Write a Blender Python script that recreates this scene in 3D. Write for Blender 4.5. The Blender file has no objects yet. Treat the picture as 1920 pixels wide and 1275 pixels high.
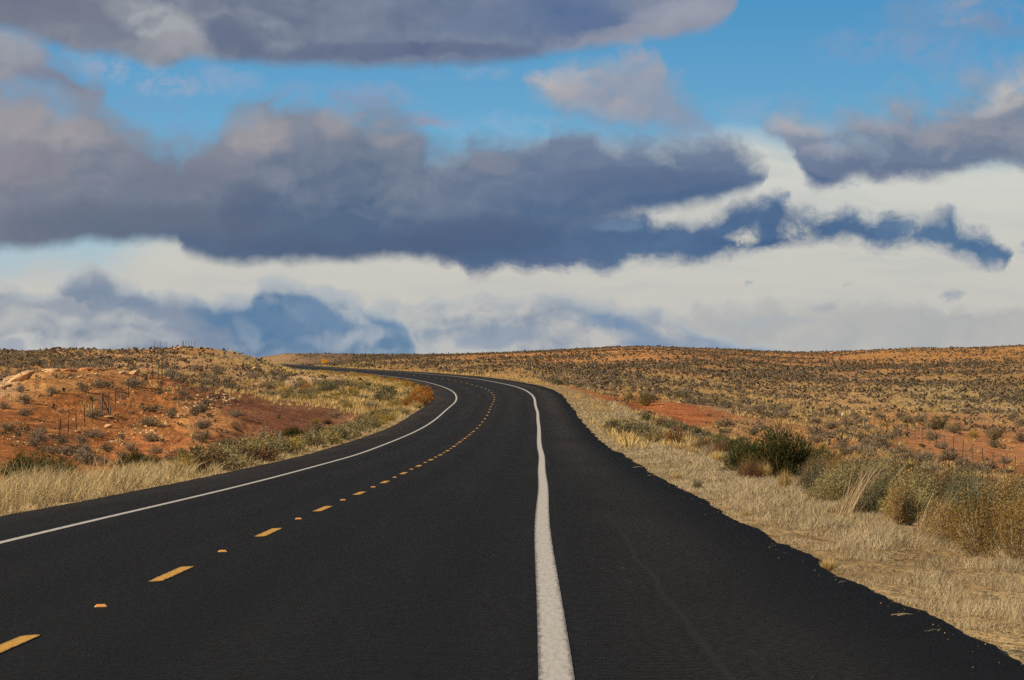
import bpy, math, random
import numpy as np
from mathutils import Vector

SC = bpy.context.scene
F = 6957.0            # focal length in photo pixels (130 mm lens): the road paint is spaced 12.19 m
EYE = 1.587           # eye height above the near road
HOR = 775.0           # photo row of the eye level
PI = math.pi

# ---------------------------------------------------------------- camera
cam_d = bpy.data.cameras.new('camera')
cam = bpy.data.objects.new('camera', cam_d)
SC.collection.objects.link(cam)
cam.location = (0, 0, EYE)
cam.rotation_euler = (PI / 2 + math.atan((HOR - 637.5) / F), 0, 0)
cam_d.lens = 36.0 * F / 1920.0
cam_d.sensor_width = 36.0
cam_d.clip_start = 1.0
cam_d.clip_end = 30000.0
SC.camera = cam

SC.view_settings.view_transform = 'Standard'
SC.view_settings.look = 'None'
SC.view_settings.exposure = 0.42
SC.view_settings.gamma = 1.0
SC.render.film_transparent = False
SC.cycles.use_denoising = False
SC.cycles.use_adaptive_sampling = True
SC.cycles.adaptive_threshold = 0.012
SC.cycles.adaptive_min_samples = 12
SC.cycles.max_bounces = 5
SC.cycles.diffuse_bounces = 2
SC.cycles.transparent_max_bounces = 8

# ---------------------------------------------------------------- sun and sky
SUN_AZ = math.radians(-110)     # clockwise from the view direction (+Y): left, slightly behind
SUN_EL = math.radians(28)
sdir = Vector((math.sin(SUN_AZ) * math.cos(SUN_EL), math.cos(SUN_AZ) * math.cos(SUN_EL), math.sin(SUN_EL)))
sun_d = bpy.data.lights.new('sun', 'SUN')
sun = bpy.data.objects.new('sun', sun_d)
SC.collection.objects.link(sun)
sun.location = (-60, -40, 60)
sun.rotation_euler = (-sdir).to_track_quat('-Z', 'Y').to_euler()
sun_d.energy = 4.9
sun_d.angle = math.radians(0.5)
sun_d.color = (1.0, 0.84, 0.62)

world = bpy.data.worlds.new('World')
world.use_nodes = True
NT = world.node_tree
NT.nodes.clear()


def s2l(c):
    return tuple(((v / 255.0) / 12.92 if v / 255.0 <= 0.04045 else ((v / 255.0 + 0.055) / 1.055) ** 2.4) for v in c[:3])


class G:
    """small helper that writes node graphs"""
    def __init__(s, nt): s.nt = nt

    def n(s, t, **kw):
        nd = s.nt.nodes.new(t)
        for k, v in kw.items(): setattr(nd, k, v)
        return nd

    def put(s, sock, v):
        if isinstance(v, bpy.types.NodeSocket): s.nt.links.new(v, sock)
        else: sock.default_value = v

    def m(s, op, a, b=0.0, c=None, clamp=False):
        nd = s.n('ShaderNodeMath', operation=op, use_clamp=clamp)
        s.put(nd.inputs[0], a); s.put(nd.inputs[1], b)
        if c is not None: s.put(nd.inputs[2], c)
        return nd.outputs[0]

    def rng(s, v, a, b, c=0.0, d=1.0, smooth=True):
        nd = s.n('ShaderNodeMapRange', interpolation_type='SMOOTHSTEP' if smooth else 'LINEAR')
        s.put(nd.inputs[0], v); s.put(nd.inputs[1], a); s.put(nd.inputs[2], b); s.put(nd.inputs[3], c); s.put(nd.inputs[4], d)
        return nd.outputs[0]

    def mix(s, f, a, b, mode='MIX'):
        nd = s.n('ShaderNodeMix', data_type='RGBA', blend_type=mode)
        s.put(nd.inputs[0], f)
        for k, v in ((6, a), (7, b)):
            s.put(nd.inputs[k], v if isinstance(v, bpy.types.NodeSocket) else tuple(v[:3]) + (1,))
        return nd.outputs[2]

    def xyz(s, x, y, z=0.0):
        nd = s.n('ShaderNodeCombineXYZ')
        s.put(nd.inputs[0], x); s.put(nd.inputs[1], y); s.put(nd.inputs[2], z)
        return nd.outputs[0]

    def vm(s, op, a, b):
        nd = s.n('ShaderNodeVectorMath', operation=op)
        s.put(nd.inputs[0], a)
        if op == 'SCALE': s.put(nd.inputs['Scale'], b)
        else: s.put(nd.inputs[1], b)
        return nd.outputs[0]

    def noise(s, vec, scale, det=6.0, rough=0.5, dist=0.0, color=False, typ='FBM', lac=2.0):
        nd = s.n('ShaderNodeTexNoise', noise_dimensions='3D')
        nd.noise_type = typ
        s.put(nd.inputs['Vector'], vec); s.put(nd.inputs['Scale'], scale); s.put(nd.inputs['Detail'], det)
        s.put(nd.inputs['Roughness'], rough); s.put(nd.inputs['Distortion'], dist); s.put(nd.inputs['Lacunarity'], lac)
        return nd.outputs['Color' if color else 'Fac']

    def curve(s, v, pts):
        nd = s.n('ShaderNodeFloatCurve')
        cv = nd.mapping.curves[0]
        nd.mapping.use_clip = False
        while len(cv.points) > 2: cv.points.remove(cv.points[1])
        P = sorted(((px + 200) / 2320.0, (py + 200) / 1000.0) for px, py in pts)
        cv.points[0].location = P[0]; cv.points[1].location = P[-1]
        for p in P[1:-1]: cv.points.new(*p)
        for p in cv.points: p.handle_type = 'AUTO_CLAMPED'
        nd.mapping.extend = 'HORIZONTAL'
        nd.mapping.update()
        s.put(nd.inputs['Value'], v)
        return nd.outputs[0]

    def ramp(s, v, stops, interp='LINEAR'):
        nd = s.n('ShaderNodeValToRGB')
        r = nd.color_ramp; r.interpolation = interp
        while len(r.elements) > 1: r.elements.remove(r.elements[0])
        r.elements[0].position = stops[0][0]; r.elements[0].color = tuple(stops[0][1]) + (1,)
        for p, c in stops[1:]:
            e = r.elements.new(p); e.color = tuple(c) + (1,)
        s.put(nd.inputs[0], v)
        return nd.outputs[0]


# the sky: azimuth and elevation of the ray in units of 1/6957 rad; every cloud is a bank between a top and a
# bottom outline, broken up by noise, with billows lit from the sun's side
g = G(NT)
tc = g.n('ShaderNodeTexCoord')
sep = g.n('ShaderNodeSeparateXYZ')
NT.links.new(tc.outputs['Generated'], sep.inputs[0])
dx, dy, dz = sep.outputs
U = g.m('ADD', g.m('MULTIPLY', g.m('ARCTAN2', dx, dy), F), 960.0)
hyp = g.m('SQRT', g.m('ADD', g.m('MULTIPLY', dx, dx), g.m('MULTIPLY', dy, dy)))
V = g.m('SUBTRACT', HOR, g.m('MULTIPLY', g.m('ARCTAN2', dz, hyp), F))
Un = g.m('DIVIDE', g.m('ADD', U, 200.0), 2320.0)
P0 = g.xyz(g.m('DIVIDE', U, 100.0), g.m('DIVIDE', V, 100.0), 0.0)
wc = g.vm('SUBTRACT', g.noise(P0, 0.8, 2.0, 0.5, color=True), (0.5, 0.5, 0.5))
wf = g.vm('SUBTRACT', g.noise(P0, 3.2, 4.0, 0.6, color=True), (0.5, 0.5, 0.5))
PW = g.vm('ADD', P0, g.vm('ADD', g.vm('SCALE', wc, 0.7), g.vm('SCALE', wf, 0.22)))     # billow space, warped twice
PS = g.vm('MULTIPLY', PW, (0.70, 1.0, 1.0))
sepw = g.n('ShaderNodeSeparateXYZ'); NT.links.new(g.vm('ADD', P0, g.vm('ADD', g.vm('SCALE', wc, 0.55), g.vm('SCALE', wf, 0.24))), sepw.inputs[0])
UW = g.m('MULTIPLY', sepw.outputs[0], 100.0); VW = g.m('MULTIPLY', sepw.outputs[1], 100.0)


def puff(vec, s):
    """rounded heads: inverted cell distance at three sizes, about -0.5 .. 0.5"""
    out = None
    for sc, w in ((s, 0.95), (s * 2.3, 0.45), (s * 5.3, 0.22)):
        v = g.n('ShaderNodeTexVoronoi', feature='SMOOTH_F1'); g.put(v.inputs['Vector'], vec); g.put(v.inputs['Scale'], sc)
        v.inputs['Smoothness'].default_value = 0.35; v.voronoi_dimensions = '2D'
        t = g.m('MULTIPLY', g.m('SUBTRACT', 0.42, v.outputs['Distance']), w)
        out = t if out is None else g.m('ADD', out, t)
    return out


PF1 = puff(PS, 1.25); PF2 = puff(g.vm('ADD', PS, (-0.10, -0.15, 0.0)), 1.25)
BIL = g.noise(PS, 1.15, 6.0, 0.58)
BB1 = g.noise(PS, 0.55, 4.0, 0.46)
BB2 = g.noise(g.vm('ADD', PS, (-0.30, -0.42, 0.0)), 0.55, 4.0, 0.46)
BIL2 = g.noise(g.vm('ADD', PS, (-0.09, -0.14, 0.0)), 1.15, 6.0, 0.58)
LITP = g.m('ADD', g.m('MULTIPLY', g.m('SUBTRACT', PF1, PF2), 1.1), g.m('MULTIPLY', g.m('SUBTRACT', BIL, BIL2), 3.2))      # crisp billow light
LITB = g.m('MULTIPLY', g.m('SUBTRACT', BB1, BB2), 2.2)      # broad light
BROAD = g.noise(g.vm('MULTIPLY', P0, (0.5, 1.0, 1.0)), 0.42, 4.0, 0.5)
WISP = g.noise(g.vm('MULTIPLY', PW, (0.8, 1.0, 1.0)), 2.6, 7.0, 0.64)
NB = g.m('ADD', g.m('MULTIPLY', g.m('SUBTRACT', BIL, 0.5), 0.8), g.m('MULTIPLY', g.m('SUBTRACT', BB1, 0.5), 0.7))
NW_ = g.m('SUBTRACT', WISP, 0.5)

nish = g.n('ShaderNodeTexSky')
nish.sky_type = 'NISHITA'
nish.sun_disc = False
nish.sun_elevation = SUN_EL
nish.sun_rotation = SUN_AZ
nish.altitude = 1400
nish.air_density = 1.0
nish.dust_density = 0.6
nish_c = g.vm('SCALE', nish.outputs[0], 0.075)

blue = g.ramp(g.m('DIVIDE', g.m('ADD', V, 100.0), 800.0), [
    (0.0, s2l((68, 141, 194))), (0.18, s2l((84, 151, 198))), (0.38, s2l((104, 165, 204))), (0.50, s2l((116, 175, 209))),
    (0.70, s2l((166, 193, 205))), (1.0, s2l((175, 190, 200)))])
veil_top = g.curve(Un, [(-200, 520), (0, 508), (150, 504), (240, 476), (330, 440), (500, 440), (700, 430), (800, 330), (900, 300),
                        (1000, 290), (1150, 280), (1300, 268), (1400, 262), (1500, 280), (1700, 285), (1920, 280), (2120, 280)])
vy = g.m('SUBTRACT', g.m('MULTIPLY', veil_top, 1000.0), 200.0)
vd = g.m('ADD', g.m('DIVIDE', g.m('SUBTRACT', V, vy), 34.0), g.m('ADD', g.m('MULTIPLY', NB, 2.4), g.m('MULTIPLY', g.m('SUBTRACT', BROAD, 0.5), 2.0)))
streak = g.noise(g.vm('MULTIPLY', g.vm('ADD', P0, g.vm('SCALE', wc, 0.4)), (0.22, 1.7, 1.0)), 1.1, 6.0, 0.58)
cream = g.mix(g.rng(V, 280.0, 620.0), s2l((208, 209, 201)), s2l((200, 196, 187)))
cream = g.mix(g.rng(streak, 0.40, 0.66, 0.0, 0.45), cream, s2l((184, 187, 187)))
col = g.mix(g.rng(vd, -1.6, 1.4, 0.0, 0.97), blue, cream)


def make_blob_group():
    gt = bpy.data.node_groups.new('soft_ellipse', 'ShaderNodeTree')
    for nm in ('u', 'v', 'cx', 'cy', 'ca', 'sa', 'rx', 'ry', 'lo', 'hi'): gt.interface.new_socket(nm, in_out='INPUT', socket_type='NodeSocketFloat')
    gt.interface.new_socket('mask', in_out='OUTPUT', socket_type='NodeSocketFloat')
    q = G(gt); gi = q.n('NodeGroupInput'); go = q.n('NodeGroupOutput'); I = gi.outputs
    u = q.m('SUBTRACT', I[0], I[2]); v = q.m('SUBTRACT', I[1], I[3])
    a_ = q.m('DIVIDE', q.m('ADD', q.m('MULTIPLY', u, I[4]), q.m('MULTIPLY', v, I[5])), I[6])
    b_ = q.m('DIVIDE', q.m('SUBTRACT', q.m('MULTIPLY', v, I[4]), q.m('MULTIPLY', u, I[5])), I[7])
    gt.links.new(q.rng(q.m('ADD', q.m('MULTIPLY', a_, a_), q.m('MULTIPLY', b_, b_)), I[8], I[9]), go.inputs[0])
    return gt


BLOBG = make_blob_group()


def blob(cx, cy, rx, ry, ang=0.0, soft=0.9):
    """soft ellipse in the warped sky, 1 inside"""
    nd = g.n('ShaderNodeGroup'); nd.node_tree = BLOBG
    NT.links.new(UW, nd.inputs[0]); NT.links.new(VW, nd.inputs[1])
    for k_, v_ in zip(range(2, 10), (cx, cy, math.cos(math.radians(ang)), math.sin(math.radians(ang)), rx, ry, 1.0 + soft, max(0.0, 1.0 - soft))):
        nd.inputs[k_].default_value = v_
    return nd.outputs[0]


def bank(col, top, bot, softT, softB, nb, nw, dark, light, lo, hi, opac=1.0, litp=0.0, litb=1.0, broadw=0.8, vgrad=0.0,
         a0=-1.0, a1=1.0, edge=0.0, edge_col=(190, 190, 192), bias=0.0, pf=0.0, patches=(), warp=1.0, bn=0.6):
    """lay one cloud bank over col. dark/light: colour stops along the bank [(px, rgb), ...]; lo/hi: rows of the height gradient;
    patches: brighter or darker parts of the cloud [(cx, cy, rx, ry, angle, rgb, opacity), ...]"""
    UU = g.m('DIVIDE', g.m('ADD', g.m('ADD', g.m('MULTIPLY', U, 1 - warp), g.m('MULTIPLY', UW, warp)), 200.0), 2320.0)
    VV = g.m('ADD', g.m('MULTIPLY', V, 1 - warp * .6), g.m('MULTIPLY', VW, warp * .6))
    T = g.m('SUBTRACT', g.m('MULTIPLY', g.curve(UU, top), 1000.0), 200.0)
    d = g.m('DIVIDE', g.m('SUBTRACT', VV, T), softT)
    nz = g.m('ADD', g.m('MULTIPLY', NB, nb), g.m('MULTIPLY', NW_, nw))
    d = g.m('ADD', d, nz)
    if pf: d = g.m('ADD', d, g.m('MULTIPLY', PF1, pf))
    if bot is not None:
        B = g.m('SUBTRACT', g.m('MULTIPLY', g.curve(UU, bot), 1000.0), 200.0)
        d = g.m('MINIMUM', d, g.m('ADD', g.m('DIVIDE', g.m('SUBTRACT', B, VV), softB), g.m('MULTIPLY', nz, bn)))
    a = g.m('MULTIPLY', g.rng(d, a0, a1), opac)
    hgt = g.rng(V, hi, lo, -0.5, 0.5, smooth=False)
    t = g.m('ADD', g.m('MULTIPLY', LITB, litb), g.m('MULTIPLY', g.m('SUBTRACT', BROAD, 0.5), broadw * 3.0))
    if litp: t = g.m('ADD', t, g.m('MULTIPLY', LITP, litp))
    t = g.m('ADD', t, g.m('MULTIPLY', NW_, 0.45))
    t = g.m('ADD', t, g.m('MULTIPLY', hgt, -vgrad))
    t = g.m('ADD', t, 0.5 + bias, clamp=True)
    dk = g.ramp(Un, [((p + 200) / 2320.0, s2l(c)) for p, c in dark])
    lt = g.ramp(Un, [((p + 200) / 2320.0, s2l(c)) for p, c in light])
    c = g.mix(t, dk, lt)
    tw = g.m('ADD', 0.70, g.m('MULTIPLY', g.m('ADD', LITP, LITB), 0.45), clamp=True)
    for (cx, cy, rx, ry, an, rgb, op) in patches:
        c = g.mix(g.m('MULTIPLY', blob(cx, cy, rx, ry, an), g.m('MULTIPLY', tw, op * 1.35), clamp=True), c, s2l(rgb))
    if edge: c = g.mix(g.rng(d, 0.2, 3.0, edge, 0.0), c, s2l(edge_col))
    return g.mix(a, col, c)


# thin wisps drifting in the blue gaps
for (cx, cy, rx, ry, an, rgb, op) in ((250, 138, 120, 30, 12, (150, 168, 194), .8), (390, 150, 90, 26, 0, (146, 166, 196), .6), (60, 182, 70, 16, 10, (140, 158, 188), .7), (310, 215, 90, 26, 20, (122, 156, 194), .5),
                                      (700, 186, 90, 26, 10, (138, 158, 188), .7), (805, 228, 44, 18, 0, (146, 152, 176), .9), (600, 176, 120, 22, 0, (126, 160, 196), .6), (960, 240, 120, 22, 0, (140, 178, 206), .6),
                                      (1180, 96, 70, 22, 60, (150, 158, 180), .8), (1660, 90, 140, 30, 0, (120, 154, 192), .7), (1800, 120, 120, 30, 10, (124, 156, 192), .5), (1420, 210, 80, 24, 0, (130, 166, 198), .6),
                                      (880, 145, 80, 12, 0, (140, 166, 196), .5), (1880, 40, 80, 30, 0, (130, 150, 184), .6)):
    col = g.mix(g.m('MULTIPLY', g.m('MULTIPLY', blob(cx, cy, rx, ry, an, 1.0), g.rng(WISP, .34, .62)), op), col, s2l(rgb))
# low grey cloud far off on the right
col = bank(col, [(-200, 800), (1180, 690), (1250, 612), (1300, 586), (1400, 574), (1500, 580), (1560, 574), (1600, 578), (1700, 580),
                 (1745, 560), (1790, 580), (1850, 574), (1920, 572), (2120, 560)], None, 18, 1, 3.0, 2.6,
           [(0, (164, 171, 176)), (2000, (166, 170, 172))], [(0, (190, 189, 184)), (2000, (184, 183, 179))], 660, 560, opac=.8, litb=1.0, litp=.5, broadw=.4,
           pf=2.0, patches=[(1430, 600, 90, 14, 0, (160, 170, 180), .6), (1540, 566, 24, 22, 10, (160, 168, 176), .7), (1700, 610, 160, 20, 0, (168, 172, 174), .5)])
# the middle cumulus
col = bank(col, [(-200, 800), (560, 760), (640, 640), (690, 574), (705, 562), (760, 566), (850, 556), (900, 562), (960, 562), (1010, 554), (1050, 547),
                 (1100, 554), (1150, 566), (1190, 578), (1220, 574), (1260, 598), (1320, 614), (1420, 630), (1490, 664), (1560, 720), (2120, 800)], None,
           12, 1, 1.6, 1.4, [(700, (140, 156, 174)), (1000, (142, 154, 170)), (1250, (120, 143, 170)), (1500, (118, 144, 172))],
           [(700, (186, 188, 187)), (1200, (188, 187, 183)), (1500, (166, 173, 181))], 660, 550, litp=.9, litb=.8, broadw=.3, bias=.08, pf=2.2, a0=-.7, a1=.9, edge=.6, edge_col=(192, 194, 192),
           patches=[(1180, 620, 110, 24, 22, (116, 142, 172), .8), (1080, 575, 70, 10, 12, (134, 150, 168), .6), (900, 590, 60, 14, 0, (196, 194, 188), .6),
                    (1100, 632, 90, 14, 0, (190, 188, 184), .6), (940, 640, 80, 16, 0, (128, 148, 172), .6), (780, 600, 40, 22, 0, (190, 190, 186), .5),
                    (1380, 648, 90, 14, 12, (116, 144, 176), .7)])
# the left cumulus with its blue shaded flank
col = bank(col, [(-200, 506), (0, 524), (40, 548), (75, 556), (110, 546), (130, 524), (160, 512), (200, 510), (250, 526), (300, 548), (350, 548),
                 (400, 560), (440, 566), (474, 560), (482, 538), (515, 520), (560, 529), (620, 536), (680, 562), (740, 596), (768, 616),
                 (785, 650), (830, 720), (2120, 800)], None,
           11, 1, 1.2, 1.2, [(0, (136, 148, 164)), (300, (120, 136, 158)), (430, (100, 128, 158)), (620, (100, 130, 160)), (780, (100, 132, 162))],
           [(0, (186, 187, 184)), (300, (170, 175, 180)), (450, (158, 168, 180)), (650, (170, 178, 186)), (780, (150, 167, 184))], 665, 510,
           litp=.8, litb=.8, broadw=.3, vgrad=.1, pf=2.2, a0=-.7, a1=.9, edge=.75, edge_col=(188, 192, 193),
           patches=[(60, 600, 120, 30, 0, (182, 184, 184), .6), (230, 560, 110, 22, 16, (126, 142, 164), .75), (100, 580, 80, 14, 8, (136, 148, 166), .6),
                    (380, 610, 60, 50, 20, (128, 142, 164), .6), (500, 612, 130, 36, 16, (84, 122, 160), .85), (430, 585, 50, 20, 10, (98, 128, 160), .6),
                    (600, 590, 70, 22, 24, (84, 124, 164), .7), (640, 568, 70, 20, 26, (172, 180, 186), .75), (530, 540, 46, 16, 8, (184, 188, 188), .7),
                    (726, 596, 66, 22, 34, (90, 128, 164), .7), (470, 626, 34, 16, 50, (150, 164, 180), .5), (650, 636, 80, 16, 0, (160, 171, 183), .6),
                    (60, 645, 160, 12, 0, (196, 196, 194), .6), (250, 635, 90, 18, 0, (180, 182, 184), .5), (20, 650, 30, 12, 0, (150, 160, 176), .6)])
# right hand cloud
col = bank(col, [(-200, 800), (1360, 440), (1410, 290), (1442, 226), (1470, 214), (1520, 222), (1580, 226), (1650, 222), (1690, 195), (1730, 200), (1800, 198), (1830, 170),
                 (1880, 142), (1930, 122), (2120, 60)],
           [(-200, -200), (1340, 60), (1400, 200), (1440, 250), (1470, 276), (1490, 312), (1510, 346), (1535, 354), (1570, 350), (1610, 336), (1700, 336), (1800, 331), (1870, 318),
            (1930, 326), (2120, 330)], 40, 13, 2.4, 2.4,
           [(1440, (120, 134, 160)), (1600, (108, 125, 151)), (1900, (110, 125, 148))], [(1440, (150, 154, 166)), (1900, (158, 160, 168))],
           330, 150, litb=.7, litp=.45, broadw=.3, vgrad=1.1, pf=1.2, a0=-1.3, a1=1.7, bn=1.0,
           patches=[(1500, 236, 60, 20, 8, (172, 168, 172), .85), (1900, 170, 70, 34, -25, (184, 181, 180), .95), (1800, 250, 110, 26, 0, (150, 150, 160), .5),
                    (1540, 285, 40, 16, 0, (152, 156, 168), .6), (1520, 338, 50, 16, 0, (84, 106, 142), .9), (1700, 316, 200, 16, 0, (100, 114, 142), .8)])
# small scraps under it
for (cx, cy, rx, ry) in ((1590, 352, 18, 9), (1470, 384, 14, 8), (1915, 462, 16, 9), (1150 + 420, 530, 26, 9), (1560, 545, 10, 7), (1410, 532, 8, 4), (1790, 560, 22, 12)):
    col = g.mix(g.m('MULTIPLY', g.m('MULTIPLY', blob(cx, cy, rx, ry, 0, 1.0), g.rng(WISP, .40, .62)), .55), col, s2l((120, 142, 170)))
# dark blue streamer
col = bank(col, [(-200, 800), (640, 520), (800, 410), (1000, 380), (1150, 392), (1240, 412), (1330, 410), (1385, 388), (1440, 380), (1480, 396),
                 (1530, 404), (1570, 396), (1640, 414), (1665, 400), (1700, 420), (1730, 418), (1760, 402), (1800, 432), (1850, 448), (1885, 472), (1915, 540), (2120, 800)],
           [(-200, -200), (640, 440), (800, 470), (850, 490), (905, 513), (960, 504), (1030, 510), (1100, 493), (1140, 499), (1200, 482), (1300, 490),
            (1400, 480), (1470, 466), (1520, 456), (1560, 450), (1610, 460), (1640, 466), (1700, 460), (1750, 460), (1800, 478), (1850, 500),
            (1878, 500), (1900, 440), (2120, -200)], 17, 13, 2.4, 3.8,
           [(900, (84, 102, 134)), (1200, (68, 96, 133)), (1500, (62, 94, 134)), (1900, (70, 104, 142))],
           [(900, (98, 114, 144)), (1200, (86, 112, 146)), (1900, (96, 126, 158))], 500, 380, litb=.8, litp=.4, broadw=.3, a0=-1.2, a1=1.5, pf=.9, bn=1.0,
           patches=[(1160, 424, 40, 12, 0, (110, 134, 162), .7)])
for (cx, cy, rx, ry, an, op) in ((1395, 452, 30, 16, -30, .9), (1300, 394, 60, 12, -5, .8), (1500, 440, 26, 26, 60, .75), (1590, 452, 20, 16, 20, .4), (1740, 398, 22, 14, 40, .6)):
    col = g.mix(g.m('MULTIPLY', g.m('MULTIPLY', blob(cx, cy, rx * 1.25, ry * 1.25, an, 1.0), g.rng(WISP, .38, .68)), op), col, s2l((202, 200, 190)))
# the long main bank
col = bank(col, [(-200, 176), (0, 180), (60, 188), (120, 204), (170, 212), (210, 224), (260, 246), (340, 274), (400, 262), (445, 216), (500, 206), (560, 214),
                 (620, 214), (680, 216), (735, 212), (775, 242), (800, 272), (850, 300), (900, 266), (960, 272), (1020, 276), (1050, 246), (1090, 256),
                 (1140, 268), (1180, 258), (1230, 270), (1270, 262), (1330, 274), (1380, 302), (1425, 338), (1465, 480), (2120, 800)],
           [(-200, 476), (0, 461), (100, 459), (200, 454), (320, 454), (345, 482), (450, 488), (600, 484), (700, 478), (800, 478), (850, 486),
            (905, 500), (1000, 470), (1100, 430), (1180, 404), (1270, 388), (1380, 366), (1420, 348), (1465, 180), (2120, -200)],
           30, 11, 2.4, 1.6,
           [(0, (110, 119, 136)), (350, (93, 110, 135)), (700, (84, 105, 133)), (1000, (79, 103, 136)), (1400, (84, 108, 140))],
           [(0, (143, 144, 154)), (350, (132, 138, 152)), (700, (130, 138, 154)), (1000, (114, 128, 152)), (1400, (112, 128, 154))],
           490, 200, litb=.5, litp=.34, broadw=.35, vgrad=1.25, pf=1.5, a0=-1.5, a1=1.3,
           patches=[(70, 240, 150, 34, 12, (160, 156, 160), .7), (40, 320, 90, 40, 0, (140, 136, 146), .6), (480, 250, 60, 40, 20, (160, 155, 160), .7), (640, 228, 46, 34, 0, (158, 153, 158), .65),
                    (730, 250, 40, 30, 0, (150, 150, 160), .6), (520, 345, 40, 22, 10, (134, 140, 156), .5), (400, 300, 70, 26, 10, (140, 140, 152), .5), (910, 300, 50, 20, 10, (134, 138, 154), .6),
                    (250, 420, 260, 34, 0, (98, 108, 129), .6), (620, 460, 280, 22, 0, (80, 97, 126), .7), (1200, 345, 180, 26, 0, (82, 100, 134), .5), (1260, 372, 120, 12, -8, (74, 98, 136), .6),
                    (900, 440, 160, 36, 0, (80, 96, 128), .7), (460, 400, 40, 60, 20, (88, 98, 124), .5), (350, 330, 100, 50, 0, (112, 118, 138), .4)])
# small rosy cloud
col = bank(col, [(-200, 800), (920, 400), (985, 152), (1020, 138), (1070, 136), (1110, 142), (1150, 134), (1196, 112), (1230, 110), (1252, 150), (1290, 182),
                 (1335, 216), (1400, 420), (2120, 800)],
           [(-200, -200), (930, 0), (985, 154), (1020, 178), (1055, 206), (1100, 228), (1150, 240), (1220, 254), (1300, 254), (1340, 232), (1400, 0), (2120, -200)],
           26, 26, 2.6, 2.2, [(980, (140, 148, 166)), (1330, (128, 148, 174))], [(980, (176, 171, 173)), (1330, (148, 157, 174))], 260, 110,
           litb=.8, litp=.4, broadw=.3, vgrad=.6, opac=.94, pf=1.1, a0=-1.3, a1=1.5, bn=1.0, patches=[(1050, 152, 60, 22, 8, (186, 179, 178), .8), (1130, 190, 90, 30, 10, (168, 164, 170), .7), (1140, 232, 90, 12, 8, (134, 144, 166), .6)])
# upper left mass
col = bank(col, [(-200, 40), (0, 46), (60, 70), (120, 104), (165, 140), (195, 168), (230, 260), (2120, 800)],
           [(-200, 190), (0, 176), (70, 164), (120, 184), (170, 206), (196, 190), (230, 60), (2120, -200)], 34, 24, 3.6, 2.0,
           [(0, (128, 132, 148)), (200, (124, 130, 150))], [(0, (156, 158, 167)), (200, (144, 149, 162))], 180, 60, litb=.9, litp=.15, broadw=.4, vgrad=.5, pf=1.1, a1=1.5,
           patches=[(30, 90, 50, 26, 20, (154, 160, 170), .6), (100, 150, 60, 20, 10, (122, 126, 146), .6)])
col = bank(col, [(-200, -190), (2120, -190)],
           [(-200, 66), (0, 60), (60, 76), (130, 96), (220, 108), (300, 124), (380, 112), (480, 118), (600, 124), (750, 126), (850, 125), (960, 118),
            (1040, 98), (1120, 90), (1200, 76), (1300, 62), (1350, 44), (1400, -40), (1500, -200), (2120, -200)], 20, 14, 2.2, 1.6,
           [(0, (112, 118, 137)), (400, (103, 114, 137)), (800, (97, 111, 139)), (1100, (92, 114, 150)), (1350, (120, 134, 158))],
           [(0, (136, 141, 152)), (300, (146, 151, 161)), (500, (134, 142, 157)), (800, (122, 134, 156)), (1350, (152, 156, 170))], 120, -100,
           litb=.8, litp=.34, broadw=.4, warp=.7,
           patches=[(300, 56, 100, 34, 28, (162, 166, 172), .95), (330, 92, 60, 22, 0, (150, 150, 160), .7), (430, 66, 40, 26, 10, (98, 110, 136), .8), (190, 60, 40, 26, 0, (118, 126, 144), .6), (500, 40, 46, 16, 20, (136, 146, 160), .7),
                    (530, 84, 36, 14, 0, (130, 142, 158), .6), (80, 30, 140, 24, 0, (116, 121, 138), .7), (750, 98, 240, 16, 0, (94, 107, 136), .8), (1080, 30, 90, 36, 10, (84, 108, 148), .8),
                    (1180, 66, 140, 18, -8, (146, 150, 164), .85), (1280, 24, 90, 22, -6, (152, 157, 172), .8), (940, 40, 120, 30, 0, (104, 122, 152), .6)])
# thin veil top right
col = bank(col, [(-200, 800), (1540, 200), (1590, 50), (1650, 20), (1700, -20), (1800, -30), (1850, 20), (1920, 45), (2120, 60)],
           [(-200, -200), (1540, 0), (1600, 78), (1700, 90), (1800, 88), (1920, 78), (2120, 80)], 40, 30, 4.6, 3.0,
           [(1600, (122, 146, 176)), (1900, (114, 132, 162))], [(1600, (150, 158, 174)), (1900, (138, 150, 170))], 90, 0, opac=.7, litb=.8, broadw=.4, a0=-.6, a1=2.6, pf=1.5,
           patches=[(1790, 22, 50, 26, 0, (166, 162, 170), .9), (1640, 60, 40, 20, 0, (144, 156, 176), .7), (1740, 66, 60, 18, 0, (128, 142, 168), .6), (1900, 58, 40, 16, 0, (112, 128, 156), .7)])

# away from the photographed part: broken cloud over the physical sky
gen = g.noise(tc.outputs['Generated'], 3.2, 7.0, 0.55, 0.3)
other = g.mix(g.rng(gen, 0.47, 0.62, 0.0, 0.85), nish_c, (0.20, 0.195, 0.195))
side = g.rng(g.m('ABSOLUTE', g.m('SUBTRACT', U, 960.0)), 1500.0, 3200.0)
up = g.rng(V, -150.0, -1300.0)
low = g.rng(V, 1000.0, 1400.0)
far = g.m('MAXIMUM', g.m('MAXIMUM', side, up), low)
col = g.mix(far, col, other)
bg = g.n('ShaderNodeBackground')
bg.inputs[1].default_value = 0.747   # = 1 / 2 ** exposure
NT.links.new(col, bg.inputs[0])
wo = g.n('ShaderNodeOutputWorld')
NT.links.new(bg.outputs[0], wo.inputs[0])
SC.world = world
world.cycles.sampling_method = 'MANUAL'
world.cycles.sample_map_resolution = 512

# ================================================================ helpers
RNG = np.random.default_rng(7)
COL = SC.collection


def tag(o, label=None, cat=None, group=None, kind=None):
    if label: o['label'] = label
    if cat: o['category'] = cat
    if group: o['group'] = group
    if kind: o['kind'] = kind
    return o


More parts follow.
